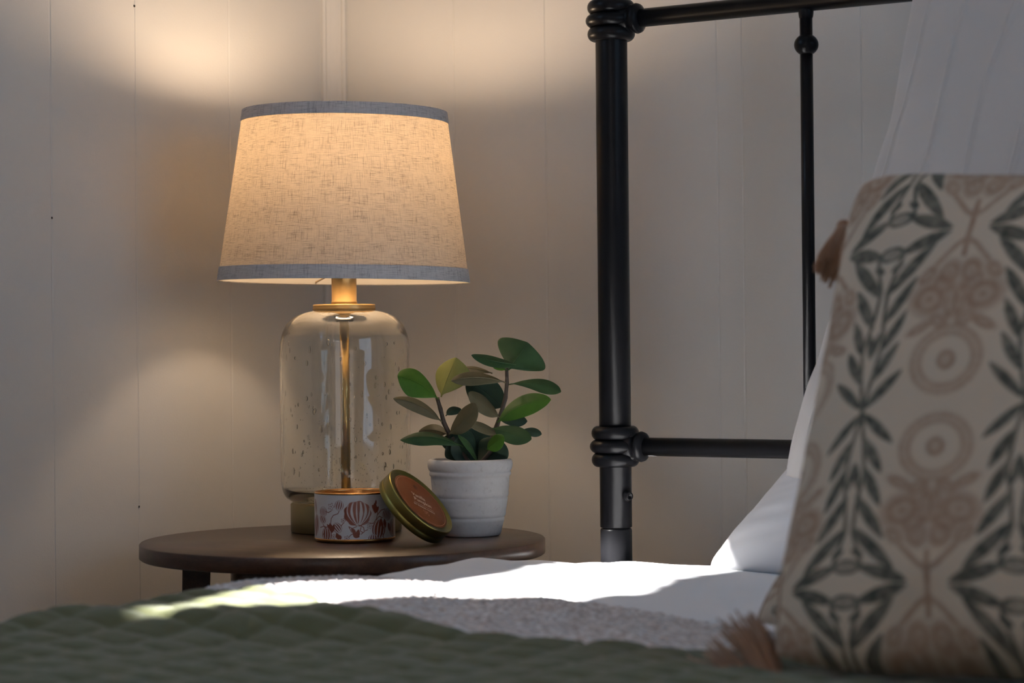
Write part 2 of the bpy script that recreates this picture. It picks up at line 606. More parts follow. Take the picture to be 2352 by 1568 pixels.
def sun_back(x, y, z):
    """where the sun ray that lands at a point of the bed crosses the plane of the added sun masks"""
    q = (x - (XL + 0.03)) / 0.50
    return y - 0.866 * q, z + 0.90 * q


LO = sorted([sun_back(*p) for p in [(-.03, -.10, .575), (.0, -.16, .576), (.08, -.36, .592), (.13, -.52, .597), (.10, -.70, .602), (.085, -.80, .606), (.065, -.90, .610), (.105, -1.04, .60)]])
HI = sorted([sun_back(*p) for p in [(.105, -1.04, .60), (.165, -.85, .60), (.28, -.57, .585), (.232, -.33, .58), (.21, -.21, .58), (.20, -.12, .58), (-.03, -.10, .575)]])
curtain('sun_mask_lower', 'pale blue cloth added over the lower half of the small left window to shape the sun', lambda y: 1.36, lambda y: interp(y, LO))
curtain('sun_mask_upper', 'pale blue cloth added across the top of the small left window to shape the sun', lambda y: interp(y, HI) - 0.002, lambda y: 2.40)
mb = MB(); mb.tube([(XL + 0.035, -2.56, 2.42), (XL + 0.035, -0.70, 2.42)], 0.007)
for y in (-2.545, -0.712): mb.box((XL + 0.018, y, 2.42), (0.036, 0.012, 0.02))
tag(mb.build('curtain_rod', BLACK, origin=(XL, -1.66, 2.42)), 'black curtain rod above the small left window', 'curtain rod')

# nail holes in the panel seams
HOLE = plain('dark_nail_hole', (0.05, 0.04, 0.035), 0.9)
for (x, y, z, r) in [(XL, -0.303, 1.2417, 0.0016), (XL, -0.450, 0.9763, 0.0014), (XL, -0.303, 0.6297, 0.0013)]:
    mb = MB(); mb.lathe([(0.00001, 0.0006), (r, 0.0004), (r, 0.0001)], 10, (x, y, z), (1, 0, 0))
    build_child(mb, 'nail_hole', HOLE, wall_left) if False else mb.build('nail_hole', HOLE, wall_left, origin=(x, y, z))


# ------------------------------------------------------------------ bedside table
TC = Vector((-0.260, -0.291, 0.0)); TR_ = 0.2335
table = empty('bedside_table', TC)
tag(table, 'round dark walnut bedside table in the corner beside the bed', 'table')
mb = MB()
mb.lathe([(0.0001, 0.582), (TR_ - 0.002, 0.582), (TR_, 0.5835), (TR_, 0.5985), (TR_ - 0.0015, 0.600), (0.0001, 0.600)], 128, TC)
top = build_child(mb, 'tabletop', WOOD, table, fixn=True)
for q in range(4):
    a = math.radians(218.5 + 90 * q)
    u = Vector((math.cos(a), math.sin(a), 0)); v = Vector((-u.y, u.x, 0))
    mb = MB(); vs = []
    for z, rr, hw in ((0.0, 0.185, 0.011), (0.582, 0.168, 0.016)):
        for su, sv in ((-1, -1), (1, -1), (1, 1), (-1, 1)):
            vs.append(TC + u * (rr + su * hw) + v * (sv * hw) + Vector((0, 0, z)))
    mb.add(vs, [(3, 2, 1, 0), (4, 5, 6, 7)] + [(i, (i + 1) % 4, 4 + (i + 1) % 4, 4 + i) for i in range(4)], False)
    build_child(mb, 'leg', WOOD, table, bevel=0.002)
for q in range(2):
    a = math.radians(218.5 + 90 * q)
    mb = MB(); mb.box(TC + Vector((0, 0, 0.530 - 0.003 * q)), (0.30, 0.020, 0.030), Matrix.Rotation(a, 3, 'Z'))
    build_child(mb, 'cross_rail', WOOD, table, bevel=0.002)

mb = MB(); mb.lathe([(0.0001, 0.548), (0.128, 0.548), (0.130, 0.550), (0.130, 0.5818), (0.0001, 0.5818)], 96, TC)
build_child(mb, 'apron', WOOD, table, fixn=True)

# ------------------------------------------------------------------ lamp
L = at(791.5, 801, 2.735); L.z = 0.6003
lamp = empty('table_lamp', L)
tag(lamp, 'lit table lamp with clear seeded glass body and grey linen shade', 'lamp')


def lz(*p): return [(r, h - L.z) for r, h in p]


mb = MB(); mb.lathe(lz((0.0001, 0.6005), (0.0660, 0.6005), (0.0668, 0.602), (0.0668, 0.6335), (0.0655, 0.6350), (0.0001, 0.6350)), 96, L)
build_child(mb, 'base', DULLGOLD, lamp, fixn=True)
# glass body: outer and inner walls
outer = [(0.050, 0.6355), (0.062, 0.6362), (0.0680, 0.6385), (0.0735, 0.644), (0.0768, 0.653), (0.0780, 0.665), (0.0785, 0.70), (0.0787, 0.76), (0.0787, 0.810),
         (0.0783, 0.822), (0.0768, 0.833), (0.0738, 0.8430), (0.0688, 0.8515), (0.0625, 0.8575), (0.0545, 0.8620), (0.0460, 0.8647), (0.038, 0.8662), (0.030, 0.8665)]
T = 0.0032
inner = [(0.030, 0.8635)] + [(r - T * 0.9, h - (0.0026 if h > 0.84 else 0.0)) for r, h in outer[::-1][1:-4]] + [(0.0698, 0.648), (0.064, 0.6425), (0.056, 0.6395), (0.030, 0.6390), (0.0001, 0.6390)]


def smooth_prof(pts, k=4):
    out = []
    P = [Vector((a, b)) for a, b in pts]
    for i in range(len(P) - 1):
        p0, p1, p2, p3 = P[max(i - 1, 0)], P[i], P[i + 1], P[min(i + 2, len(P) - 1)]
        for j in range(k):
            t = j / k
            q = 0.5 * ((2 * p1) + (p2 - p0) * t + (2 * p0 - 5 * p1 + 4 * p2 - p3) * t * t + (-p0 + 3 * p1 - 3 * p2 + p3) * t ** 3)
            out.append((max(q.x, 1e-5), q.y))
    out.append(tuple(P[-1])); return out


mb = MB()
mb.lathe(lz((0.0001, 0.6355), *smooth_prof(outer), *smooth_prof(inner)), 128, L)
# trapped air bubbles (seeds) inside the wall of the glass
FA = math.atan2(CAM.y - L.y, CAM.x - L.x)
for k in range(460):
    a = rnd.uniform(0, 2 * math.pi) if k < 300 else FA + rnd.gauss(0, 0.30)
    big = k < 110
    z = rnd.uniform(0.66, 0.83) if k < 120 else 0.655 + (0.18 if k < 300 else 0.09) * rnd.random() ** 1.6
    r = rnd.uniform(0.0006, 0.0012) if big else rnd.uniform(0.00025, 0.0005)
    tall = rnd.uniform(1.6, 4.2) if big else rnd.uniform(1, 2.2)
    R0 = 0.0787 - T * 0.45 if z > 0.665 else 0.0765 - T * 0.45
    wide = 1.0 if not big else rnd.uniform(1.0, 1.6)
    c = L + Vector((math.cos(a) * R0, math.sin(a) * R0, z - L.z))
    n0 = len(mb.v)
    mb.ball((0, 0, 0), r, 10, 8, (0.9 if r < 0.0011 else 0.8, wide, tall), flip=True)
    rt = Matrix.Rotation(a, 3, 'Z')
    for i in range(n0, len(mb.v)): mb.v[i] = tuple(c + rt @ Vector(mb.v[i]))
gl = build_child(mb, 'glass_body', GLASS, lamp)
tag(gl, 'clear seeded glass body')
# rod, inner washer and nut
mb = MB(); mb.lathe(lz((0.0001, 0.6392), (0.0058, 0.6392), (0.0058, 0.8560), (0.0001, 0.8560)), 32, L); build_child(mb, 'centre_rod', mat_brass('rod_brass', (0.50, 0.35, 0.13), 0.28), lamp)
STEEL = plain('steel_nut', (0.16, 0.15, 0.14), 0.4, 1.0)
mb = MB(); mb.lathe(lz((0.0060, 0.8560), (0.0105, 0.8560), (0.0112, 0.857), (0.0112, 0.8585), (0.0105, 0.8592), (0.0125, 0.860), (0.0130, 0.8612), (0.024, 0.8622), (0.024, 0.8632), (0.0060, 0.8632)), 48, L)
build_child(mb, 'retaining_nut', STEEL, lamp, fixn=True)
mb = MB(); mb.lathe(lz((0.0001, 0.8660), (0.0368, 0.8660), (0.0378, 0.8670), (0.0380, 0.8690), (0.0374, 0.8705), (0.0378, 0.8720), (0.0372, 0.8735), (0.0001, 0.8740)), 96, L)
build_child(mb, 'neck_ring', BRASS, lamp, fixn=True)
mb = MB(); mb.lathe(lz((0.0001, 0.8740), (0.0158, 0.8740), (0.0158, 0.8770), (0.0151, 0.8775), (0.0151, 0.9055), (0.0154, 0.9060), (0.0154, 0.9075), (0.0001, 0.9078)), 64, L)
build_child(mb, 'collar', BRASS, lamp, fixn=True)
mb = MB(); mb.lathe(lz((0.0001, 0.9078), (0.012, 0.9078), (0.012, 0.985), (0.014, 0.99), (0.0001, 0.99)), 32, L)
sock = build_child(mb, 'socket', BRASS, lamp, fixn=True)
mb = MB(); mb.lathe(lz((0.0001, 0.990), (0.0135, 0.990), (0.0140, 1.000), (0.020, 1.014), (0.0260, 1.0275), (0.0001, 1.0275)), 40, L)
build_child(mb, 'bulb_housing', plain('white_bulb_housing', (0.75, 0.73, 0.70), 0.5), lamp, fixn=True)
mb = MB(); mb.lathe(lz((0.0262, 1.0280), (0.0318, 1.0400), (0.0338, 1.049), (0.0332, 1.060), (0.0305, 1.070), (0.0240, 1.080), (0.0140, 1.087), (0.0001, 1.090)), 40, L)
build_child(mb, 'light_bulb', mat_bulb(), lamp)

# shade (slightly crooked)
SH = L + Vector((0, 0, 0.9005 - L.z))
tilt = Matrix.Rotation(0.016, 3, Vector(CF))


def shade_surface(rb, rt_, z0, z1, thick, n=256, m=24, both=False):
    """cone strip with uv in metres"""
    vs = []; uv = []; fs = []
    hgt = 0.2051
    rings = [(z0 + (z1 - z0) * j / m, 0.0) for j in range(m + 1)]
    path = [(rb + (rt_ - rb) * z / hgt, z) for z, _ in rings]
    full = path + ([(r - thick, z) for r, z in path[::-1]] if both else [])
    k = len(full)
    for r, z in full:
        for i in range(n + 1):
            a = 2 * math.pi * i / n - math.pi / 2
            vs.append(SH + tilt @ Vector((r * math.cos(a), r * math.sin(a), z)))
            uv.append((i / n * 2 * math.pi * 0.138, z))
    for j in range(k - (0 if both else 1)):
        j2 = (j + 1) % k
        for i in range(n):
            fs.append((j * (n + 1) + i, j * (n + 1) + i + 1, j2 * (n + 1) + i + 1, j2 * (n + 1) + i))
    return vs, fs, uv


def shade_part(name, mat, rb, rt_, z0, z1, thick, label=None):
    vs, fs, uv = shade_surface(rb, rt_, z0, z1, thick, both=thick > 0.0008)
    mb = MB(); mb.add(vs, fs)
    o = build_child(mb, name, mat, shade)
    ul = o.data.uv_layers.new(name='uv')
    li = np.zeros(len(o.data.loops), dtype=np.int32); o.data.loops.foreach_get('vertex_index', li)
    ul.data.foreach_set('uv', np.array(uv, dtype=np.float32)[li].ravel())
    if label: o['label'] = label
    return o


# the shade itself is a part of the lamp; trims and lining are its sub-parts
vs, fs, uv = shade_surface(0.1515, 0.1228, 0.001, 0.2045, 0.0006)
mb = MB(); mb.add(vs, fs)
shade = build_child(mb, 'lamp_shade', LINEN, lamp)
shade['label'] = 'tapered oatmeal linen drum shade'
ul = shade.data.uv_layers.new(name='uv')
li = np.zeros(len(shade.data.loops), dtype=np.int32); shade.data.loops.foreach_get('vertex_index', li)
ul.data.foreach_set('uv', np.array(uv, dtype=np.float32)[li].ravel())
WORLD[shade.name] = world_of(lamp)
shade_part('bottom_band', BAND, 0.1526, 0.1239, 0.0, 0.0165, 0.0010, 'grey linen band')
shade_part('top_band', BAND, 0.1526, 0.1239, 0.1915, 0.2055, 0.0010, 'grey linen band')
lin = shade_part('lining', LINER, 0.1505, 0.1218, 0.0012, 0.2042, 0.0004)
# frayed threads along the top rim
mb = MB()
for k in range(46):
    a = rnd.uniform(0, 2 * math.pi); r0 = 0.1236
    p = SH + tilt @ Vector((r0 * math.cos(a), r0 * math.sin(a), 0.2050))
    d = Vector((rnd.uniform(-1, 1), rnd.uniform(-1, 1), rnd.uniform(0.4, 1.6))).normalized() * rnd.uniform(0.0012, 0.004)
    mb.tube([p, p + d * 0.6 + Vector((0, 0, 0.0003)), p + d], 0.00012, 5)
build_child(mb, 'frayed_thread', plain('loose_thread', (0.75, 0.68, 0.58), 0.8), shade)['kind'] = 'stuff'
# spider fitter holding the shade (inside)
mb = MB()
for k in range(3):
    a = math.radians(20 + 120 * k)
    mb.tube([SH + tilt @ Vector((0.013 * math.cos(a), 0.013 * math.sin(a), 0.012)), SH + tilt @ Vector((0.08 * math.cos(a), 0.08 * math.sin(a), 0.010)),
             SH + tilt @ Vector((0.1495 * math.cos(a), 0.1495 * math.sin(a), 0.004))], 0.0011, 8)
build_child(mb, 'shade_ring_spoke', BRASS, shade)


# ------------------------------------------------------------------ candle tin
def smooth01(x): return np.clip(x, 0, 1) ** 2 * (3 - 2 * np.clip(x, 0, 1))


def d_seg(X, Y, a, b):
    ax, ay = a; bx, by = b
    dx, dy = bx - ax, by - ay
    t = np.clip(((X - ax) * dx + (Y - ay) * dy) / (dx * dx + dy * dy + 1e-12), 0, 1)
    return np.hypot(X - ax - dx * t, Y - ay - dy * t), t


def stroke(X, Y, pts, w, aa):
    mk = np.zeros_like(X)
    for a, b in zip(pts[:-1], pts[1:]):
        d, _ = d_seg(X, Y, a, b); mk = np.maximum(mk, smooth01((w - d) / aa + 0.5))
    return mk


def leafm(X, Y, a, b, w, aa):
    d, t = d_seg(X, Y, a, b)
    hw = w * np.sin(np.pi * np.clip(t * 0.94 + 0.05, 0, 1)) ** 0.7
    return smooth01((hw - d) / aa + 0.5)


def ell(X, Y, c, rx, ry, ang=0.0):
    ca, sa = math.cos(ang), math.sin(ang)
    x = (X - c[0]) * ca + (Y - c[1]) * sa; y = -(X - c[0]) * sa + (Y - c[1]) * ca
    return np.hypot(x / rx, y / ry), x / rx, y / ry


def tin_paint(Sx, Ty):
    """ink coverage 0..1; Sx arc in px units from the front, Ty px down from the rim"""
    P = 300.0
    ink = np.zeros_like(Sx)
    X = (Sx + P / 2) % P - P / 2
    Y = Ty
    def put(m): np.maximum(ink, m, out=ink)
    def cut(m): np.multiply(ink, 1 - m, out=ink)
    def pumpkin(cx, cy, rx, ry, ang, ribs, w=1.2):
        r, u, v = ell(X, Y, (cx, cy), rx, ry, ang)
        put(smooth01((1 - r) * rx / 1.6 + .5))
        for q in np.linspace(-0.75, 0.75, ribs):
            rr = np.abs(u - q * np.sqrt(np.clip(1 - (v * 0.98) ** 2, 0, 1))) * rx
            cut(smooth01((w - rr) / 1.4 + .5) * (r < 0.96))
    def flower(cx, cy, R):
        th_ = np.arctan2(Y - cy, X - cx); d = np.hypot(X - cx, Y - cy)
        rr = R * (0.78 + 0.22 * np.cos(5 * th_))
        put(smooth01((0.65 - np.abs(d - rr)) / 0.9 + .5)); put(smooth01((1.5 - d) / 0.8 + .5))
    # big striped pumpkin
    cx, cy = 6.5, 58
    r, u, v = ell(X, Y, (cx, cy), 32, 29, 0.0)
    th_ = np.arctan2(v, u)
    edge = 1 + 0.035 * np.cos(th_ * 9)
    put(smooth01((edge - r) * 14 + .5))
    for q, ww in ((-0.80, 1.3), (-0.48, 3.2), (-0.12, 1.8), (0.22, 4.2), (0.55, 3.4), (0.84, 2.0)):
        xx = u - (q * (1 - ((v + 0.25) * 0.78) ** 2) + 0.05)
        cut(smooth01((ww * (1 - 0.75 * np.abs(v)) + 0.5 * np.sin(Y * 1.9 + q * 9) - np.abs(xx) * 32) / 1.4 + .5) * (r < 0.95))
    cut(smooth01((3.6 - np.hypot(X - 8, Y - 84)) / 2)); 
    pumpkin(-37, 39, 11, 12, 0.2, 4); pumpkin(-84, 55, 13, 12, 0, 5); pumpkin(-86, 72, 12, 10, 0.4, 4)
    pumpkin(-42, 91, 11, 13, -0.7, 4); pumpkin(-72, 107, 15, 17, 0.0, 4); pumpkin(60, 96, 19, 22, 0.15, 4)
    pumpkin(44, 117, 13, 10, 0, 4); pumpkin(86, 64, 15, 14, 0.3, 5); pumpkin(112, 96, 18, 20, 0, 5)
    pumpkin(-118, 88, 15, 26, 0.25, 3); pumpkin(-122, 42, 9, 20, -0.3, 3)
    pumpkin(138, 60, 12, 16, .3, 4)
    flower(-58, 42, 8.5); flower(-27, 74, 5.5); flower(35, 88, 6.5); flower(-52, 112, 6); flower(-19, 115, 6); flower(98, 40, 7)
    # small blooms in solid ink
    for (a, b, w) in [((-62, 82), (-56, 102), 6), ((-50, 84), (-57, 103), 4.5), ((-70, 84), (-58, 96), 3.5), ((-4, 104), (10, 112), 7), ((8, 96), (5, 114), 5),
                      ((-8, 92), (2, 104), 4), ((48, 36), (50, 58), 6), ((42, 40), (52, 50), 5), ((58, 44), (48, 58), 4.5), ((52, 28), (50, 42), 2.5),
                      ((66, 72), (62, 92), 5), ((76, 74), (80, 94), 5), ((90, 84), (98, 104), 5), ((-44, 104), (-38, 118), 5), ((-36, 108), (-34, 118), 4)]:
        put(leafm(X, Y, a, b, w, 1.5))
    for pts in ([(-37, 52), (-40, 58), (-52, 62), (-58, 70), (-60, 84)], [(-84, 84), (-78, 92), (-66, 88)], [(-95, 92), (-80, 88), (-74, 90), (-80, 102), (-86, 112)],
                [(8, 84), (20, 90), (22, 100), (14, 106)], [(20, 84), (30, 80), (44, 82), (52, 72), (56, 60), (54, 50)], [(56, 62), (66, 52), (78, 50)],
                [(-58, 52), (-66, 56), (-74, 54)], [(-27, 80), (-32, 86)], [(-14, 112), (-8, 106), (0, 104)], [(-14, 88), (-6, 92), (4, 88)], [(-14, 88), (-8, 100), (0, 104)],
                [(14, 90), (12, 98), (18, 102)], [(30, 96), (24, 98)], [(70, 70), (60, 66), (52, 74)], [(74, 92), (70, 106), (74, 118)]):
        put(stroke(X, Y, pts, 0.9, 1.2))
    ink[Y < 26] = 0
    return ink


K = at(815, 1190, 2.600); K.z = 0.6003
tin = empty('candle_tin', K)
tag(tin, 'open white candle tin printed with rust pumpkins and vines', 'candle')
RT = 0.0465
mb = MB()
mb.lathe([(0.0001, 0.0), (RT - 0.0035, 0.0), (RT - 0.001, 0.0012), (RT - 0.0002, 0.0035), (RT - 0.0004, 0.0042), (RT - 0.0012, 0.0045), (RT - 0.0012, 0.0540), (RT - 0.0004, 0.0550),
          (RT - 0.0002, 0.0560), (RT - 0.0012, 0.0568), (RT - 0.0022, 0.0560), (RT - 0.0024, 0.0540), (RT - 0.0024, 0.012), (0.0001, 0.012)], 128, K)
build_child(mb, 'tin_body', mat_brass('copper_gold_tin', (0.72, 0.36, 0.12), 0.25), tin, fixn=True)
NA, NT = 1100, 190
ang0 = math.atan2(CAM.y - K.y, CAM.x - K.x)
aa = np.linspace(0, 2 * np.pi, NA, endpoint=False); tt = np.linspace(0, 1, NT)
A, Tt = np.meshgrid(aa, tt)
hh = 0.0545 - 0.0500 * Tt
PT = np.stack([K.x + np.cos(ang0 + A) * (RT - 0.0004), K.y + np.sin(ang0 + A) * (RT - 0.0004), K.z + hh], -1)
mb = MB(); mb.grid(PT, True, True)
o = build_child(mb, 'printed_label', TINPRINT, tin)
o['label'] = 'white wrap printed with rust pumpkins'
A2 = (A + np.pi) % (2 * np.pi) - np.pi
ink = tin_paint(A2 * 94, 15 + Tt * 103).ravel()[:, None]
set_colors(o, (1 - ink) * np.array([0.62, 0.60, 0.60]) + ink * np.array([0.22, 0.055, 0.028]))
mb = MB(); mb.lathe([(0.0001, 0.037), (0.040, 0.037), (RT - 0.0026, 0.0385)], 64, K)
wax = build_child(mb, 'wax', plain('amber_wax', (0.55, 0.30, 0.12), 0.4), tin)
for k in range(2):
    p = K + Vector((0.016 * (1 if k else -1), 0.004, 0.037))
    mb = MB(); mb.tube([p, p + Vector((0.0005, 0, 0.006)), p + Vector((0.0015, 0, 0.010))], 0.0009, 8)
    build_child(mb, 'wick', plain('charred_wick', (0.05, 0.04, 0.035), 0.9), tin)

# lid leaning against the tin
nrm = (CR * 0.68 + CU * 0.68 - CF * 0.27).normalized()
e1 = (CR * 0.7071 - CU * 0.7071)
e2 = nrm.cross(e1); 
if e2.dot(CU) < 0: e2 = -e2
LC = at(968, 1151.5, 2.556)
mb = MB(); RL = 0.0477; TL_ = 0.0187
prof = [(0.0001, -0.0012), (RL - 0.0022, -0.0012), (RL - 0.0016, -0.0002), (RL - 0.0008, 0.0), (RL - 0.0001, -0.0008), (RL, -0.0018), (RL, -0.0105), (RL - 0.0006, -0.0112), (RL, -0.0119), (RL, -TL_ + 0.0008),
        (RL - 0.0006, -TL_), (RL - 0.0014, -TL_), (RL - 0.0014, -0.003), (0.0001, -0.003)]
low = min((LC + nrm * h + (e1 * math.cos(a) + e2 * math.sin(a)) * r).z for r, h in prof for a in np.linspace(0, 6.283, 180))
LC = LC + Vector((0, 0, 0.6004 - low))
lid = MB(); lid.lathe(prof, 128, LC, nrm)
base_pt = Vector((LC.x, LC.y, 0.6004))
lid_o = empty('candle_lid', base_pt)
tag(lid_o, 'gold tin candle lid with rust label leaning between tin and plant pot', 'lid')
build_child(lid, 'lid_shell', LIDGOLD, lid_o, fixn=True)
LAB = plain('rust_label', (0.15, 0.045, 0.014), 0.55, Specular_IOR_Level=0.12); LINE = plain('label_outline', (0.50, 0.20, 0.09), 0.4); TXT = plain('label_lettering', (0.62, 0.50, 0.40), 0.5)
mb = MB(); mb.lathe([(0.0001, 0.0), (0.0392, 0.0), (0.0394, -0.0004)], 96, LC - nrm * 0.0007, nrm)
lab = build_child(mb, 'label', LAB, lid_o)
mb = MB(); mb.lathe([(0.0366, 0.00012), (0.0371, 0.00012)], 96, LC - nrm * 0.0007, nrm)
build_child(mb, 'label_ring', LINE, lab, origin=world_of(lid_o)) if False else mb.build('label_ring', LINE, lid_o, origin=world_of(lid_o))
qa = math.radians(40.7)
tx = e1 * math.cos(qa) + e2 * math.sin(qa); ty = nrm.cross(tx)


def text_mesh(name, body, size, x, y, off=0.0003, center=True, mat=TXT):
    c = bpy.data.curves.new(name, 'FONT'); c.body = body; c.size = size
    c.align_x = 'CENTER' if center else 'LEFT'
    c.extrude = 0.00004
    o = bpy.data.objects.new(name, c); COL.objects.link(o)
    dg = bpy.context.evaluated_depsgraph_get()
    me = bpy.data.meshes.new_from_object(o.evaluated_get(dg))
    bpy.data.objects.remove(o)
    o = bpy.data.objects.new(name, me); COL.objects.link(o)
    me.materials.clear(); me.materials.append(mat)
    mm = Matrix((tx, ty, nrm)).transposed().to_4x4()
    for v in me.vertices: v.co = (mm @ v.co) + (LC + tx * x + ty * y + nrm * (off - 0.0007)) - world_of(lid_o)
    o.parent = lid_o; WORLD[o.name] = world_of(lid_o)
    return o


text_mesh('lettering', 'Vanilla\nPumpkin', 0.0082, -0.0125, 0.0040, center=False)
text_mesh('lettering', 'SOY BLENDED CANDLE', 0.0032, 0.0, -0.0135)
text_mesh('lettering', '5 OZ\n141 g', 0.0036, 0.0, -0.0195, mat=LINE)
mb = MB()
for a0, a1 in (((-0.015, -0.0085), (0.017, -0.0085)),):
    p0 = LC + tx * a0[0] + ty * a0[1] - nrm * 0.0005; p1 = LC + tx * a1[0] + ty * a1[1] - nrm * 0.0005
    mb.tube([p0, p1], 0.00012, 6)
build_child(mb, 'label_rule', TXT, lid_o)
# small dark maker's mark above the lettering
mb = MB()
for k in range(5):
    a = math.radians(90 + 72 * k)
    c = LC + tx * (0.0 + 0.0022 * math.cos(a)) + ty * (0.024 + 0.0022 * math.sin(a)) - nrm * 0.00045
    mb.lathe([(0.0001, 0.0), (0.0013, 0.0)], 12, c, nrm)
build_child(mb, 'label_mark', plain('label_mark', (0.10, 0.03, 0.012), 0.5), lid_o)

# ------------------------------------------------------------------ potted plant
PZ = 2.655
PO = at(1081, 1200, PZ); PO.z = 0.6003
plant = empty('potted_plant', PO)
tag(plant, 'small artificial rubber plant in a white ceramic pot on the table', 'plant')
kx = PZ / FPX


def zr(py): return 0.82 + (798 - py) * kx - 0.6003


prof = [(0.0001, 0.0005), (0.0330, 0.0), (0.0350, 0.0012), (0.0362, 0.005), (0.0392, 0.0170), (0.0401, 0.0205), (0.0392, 0.0212), (0.0398, 0.0222), (0.0412, 0.0235), (0.0416, 0.026), (0.0414, 0.0275),
        (0.0436, 0.0410), (0.0441, 0.0438), (0.0432, 0.0445), (0.0438, 0.0455), (0.0449, 0.0472), (0.0451, 0.050), (0.0449, 0.0515), (0.0462, 0.0655), (0.0462, 0.0690), (0.0476, 0.0702), (0.0480, 0.0725),
        (0.0474, 0.0745), (0.0466, 0.0750), (0.0484, 0.0768), (0.0497, 0.0800), (0.0500, 0.0840), (0.0492, 0.0875), (0.0475, 0.0893), (0.0455, 0.0895), (0.0440, 0.0880), (0.0435, 0.080), (0.0001, 0.078)]
mb = MB(); mb.lathe(prof, 128, PO); pot = build_child(mb, 'pot', CERAM, plant, fixn=True)
mb = MB(); mb.lathe([(0.0432, 0.079), (0.030, 0.0815), (0.0001, 0.083)], 48, PO)
build_child(mb, 'soil', plain('dark_foam_soil', (0.05, 0.035, 0.025), 0.95), plant)

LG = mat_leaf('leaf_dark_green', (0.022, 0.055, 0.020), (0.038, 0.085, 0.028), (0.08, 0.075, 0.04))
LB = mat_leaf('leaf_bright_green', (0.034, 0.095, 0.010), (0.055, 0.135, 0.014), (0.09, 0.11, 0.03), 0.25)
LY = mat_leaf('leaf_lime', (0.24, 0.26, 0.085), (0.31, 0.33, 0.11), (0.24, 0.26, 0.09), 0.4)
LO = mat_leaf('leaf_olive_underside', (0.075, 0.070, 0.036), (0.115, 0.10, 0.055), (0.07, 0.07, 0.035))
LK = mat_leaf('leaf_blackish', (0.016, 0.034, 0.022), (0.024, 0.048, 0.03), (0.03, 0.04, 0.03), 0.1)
STEM = plain('brown_stem', (0.030, 0.021, 0.014), 0.65)


def cp(x, y): return 860 + x / 3.137, 760 + y / 3.137


def stem(pts, Zs, r0, r1):
    P = [at(*cp(x, y), Z) for (x, y), Z in zip(pts, Zs)]
    n = len(P); Q = []
    for i in range(n - 1):
        for t in (0, .33, .66):
            Q.append(P[i].lerp(P[i + 1], t))
    Q.append(P[-1])
    mb = MB(); mb.tube(Q, [r0 + (r1 - r0) * i / (len(Q) - 1) + (0.0003 if i % 3 == 0 else 0) for i in range(len(Q))], 10)
    return build_child(mb, 'stem', STEM, plant)


stem([(690, 960), (620, 870), (545, 750), (500, 660), (475, 560), (452, 480)], [2.655, 2.655, 2.65, 2.65, 2.65, 2.65], 0.0032, 0.0022)
stem([(745, 960), (815, 860), (880, 690), (910, 600), (945, 480), (955, 370), (952, 262)], [2.66, 2.665, 2.67, 2.67, 2.67, 2.67, 2.67], 0.0032, 0.0020)
stem([(690, 960), (610, 850), (560, 765)], [2.64, 2.64, 2.64], 0.0028, 0.002)
stem([(760, 960), (845, 860), (905, 775)], [2.65, 2.65, 2.65], 0.0028, 0.002)


def leaf(base, tip, width, mat, Zb=2.66, dz=0.0, bend=0.0, face=35, fold=0.12, peak=0.55, wave=0.05, curl=0.0):
    """base, tip in plant-crop pixels; width is the blade's real width in those pixels; dz = depth of tip - depth of base (m);
    bend = sideways bow of the midrib (crop px, + = up); face = angle of the blade away from facing the camera"""
    b = at(*cp(*base), Zb); t = at(*cp(*tip), Zb + dz)
    d = t - b; ln = d.length
    ax = (CR * d.dot(CR) + CU * d.dot(CU)).normalized()
    perp = (CU * ax.dot(CR) - CR * ax.dot(CU))
    if perp.dot(CU) < 0: perp = -perp
    k = Zb / FPX / 3.137
    mid = (b + t) / 2 + perp * (bend * k) * 2
    side = perp * math.cos(math.radians(face)) + CF * math.sin(math.radians(face))
    w = width * k / 2 * 1.35
    N, Mm = 22, 11
    P = np.zeros((N, Mm, 3))
    for i in range(N):
        s_ = i / (N - 1)
        c = b * (1 - s_) ** 2 + mid * 2 * s_ * (1 - s_) + t * s_ ** 2
        tg = ((mid - b) * (1 - s_) + (t - mid) * s_).normalized()
        sd_ = (side - tg * side.dot(tg)).normalized()
        nr = tg.cross(sd_)
        if nr.dot(CF) > 0: nr = -nr
        # blade outline: short petiole, widest at `peak`, rounded end with small point
        q = max(0.0, (s_ - 0.07) / 0.93)
        pw = math.log(0.5) / math.log(peak)
        ww = w * max(math.sin(math.pi * min(q, 1) ** pw), 0) ** 0.54 if q > 0 else 0
        ww = max(ww, w * 0.035)
        for j in range(Mm):
            u = j / (Mm - 1) * 2 - 1
            off = nr * (-math.sqrt(u * u + 0.02) * ww * fold * 2.2 + wave * ww * math.sin(s_ * 9 + u * 2.0) * abs(u) + curl * ww * u * u)
            P[i, j] = c + sd_ * (u * ww) + off
    mb = MB(); mb.grid(P)
    # orient faces so that the front (upper) side looks to the camera side
    o = build_child(mb, 'leaf', mat, plant)
    so_ = o.modifiers.new('thickness', 'SOLIDIFY'); so_.thickness = 0.0004
    ss = o.modifiers.new('smooth', 'SUBSURF'); ss.levels = 1; ss.render_levels = 1
    # raised midrib as a sub-part
    mb = MB(); pts = []
    for i in range(0, N - 2):
        v = Vector(P[i, Mm // 2]); pts.append(v)
    mb.tube(pts, [0.0008 * (1 - 0.75 * i / len(pts)) for i in range(len(pts))], 6)
    mb.build('midrib', mat, o, origin=world_of(plant))
    return o


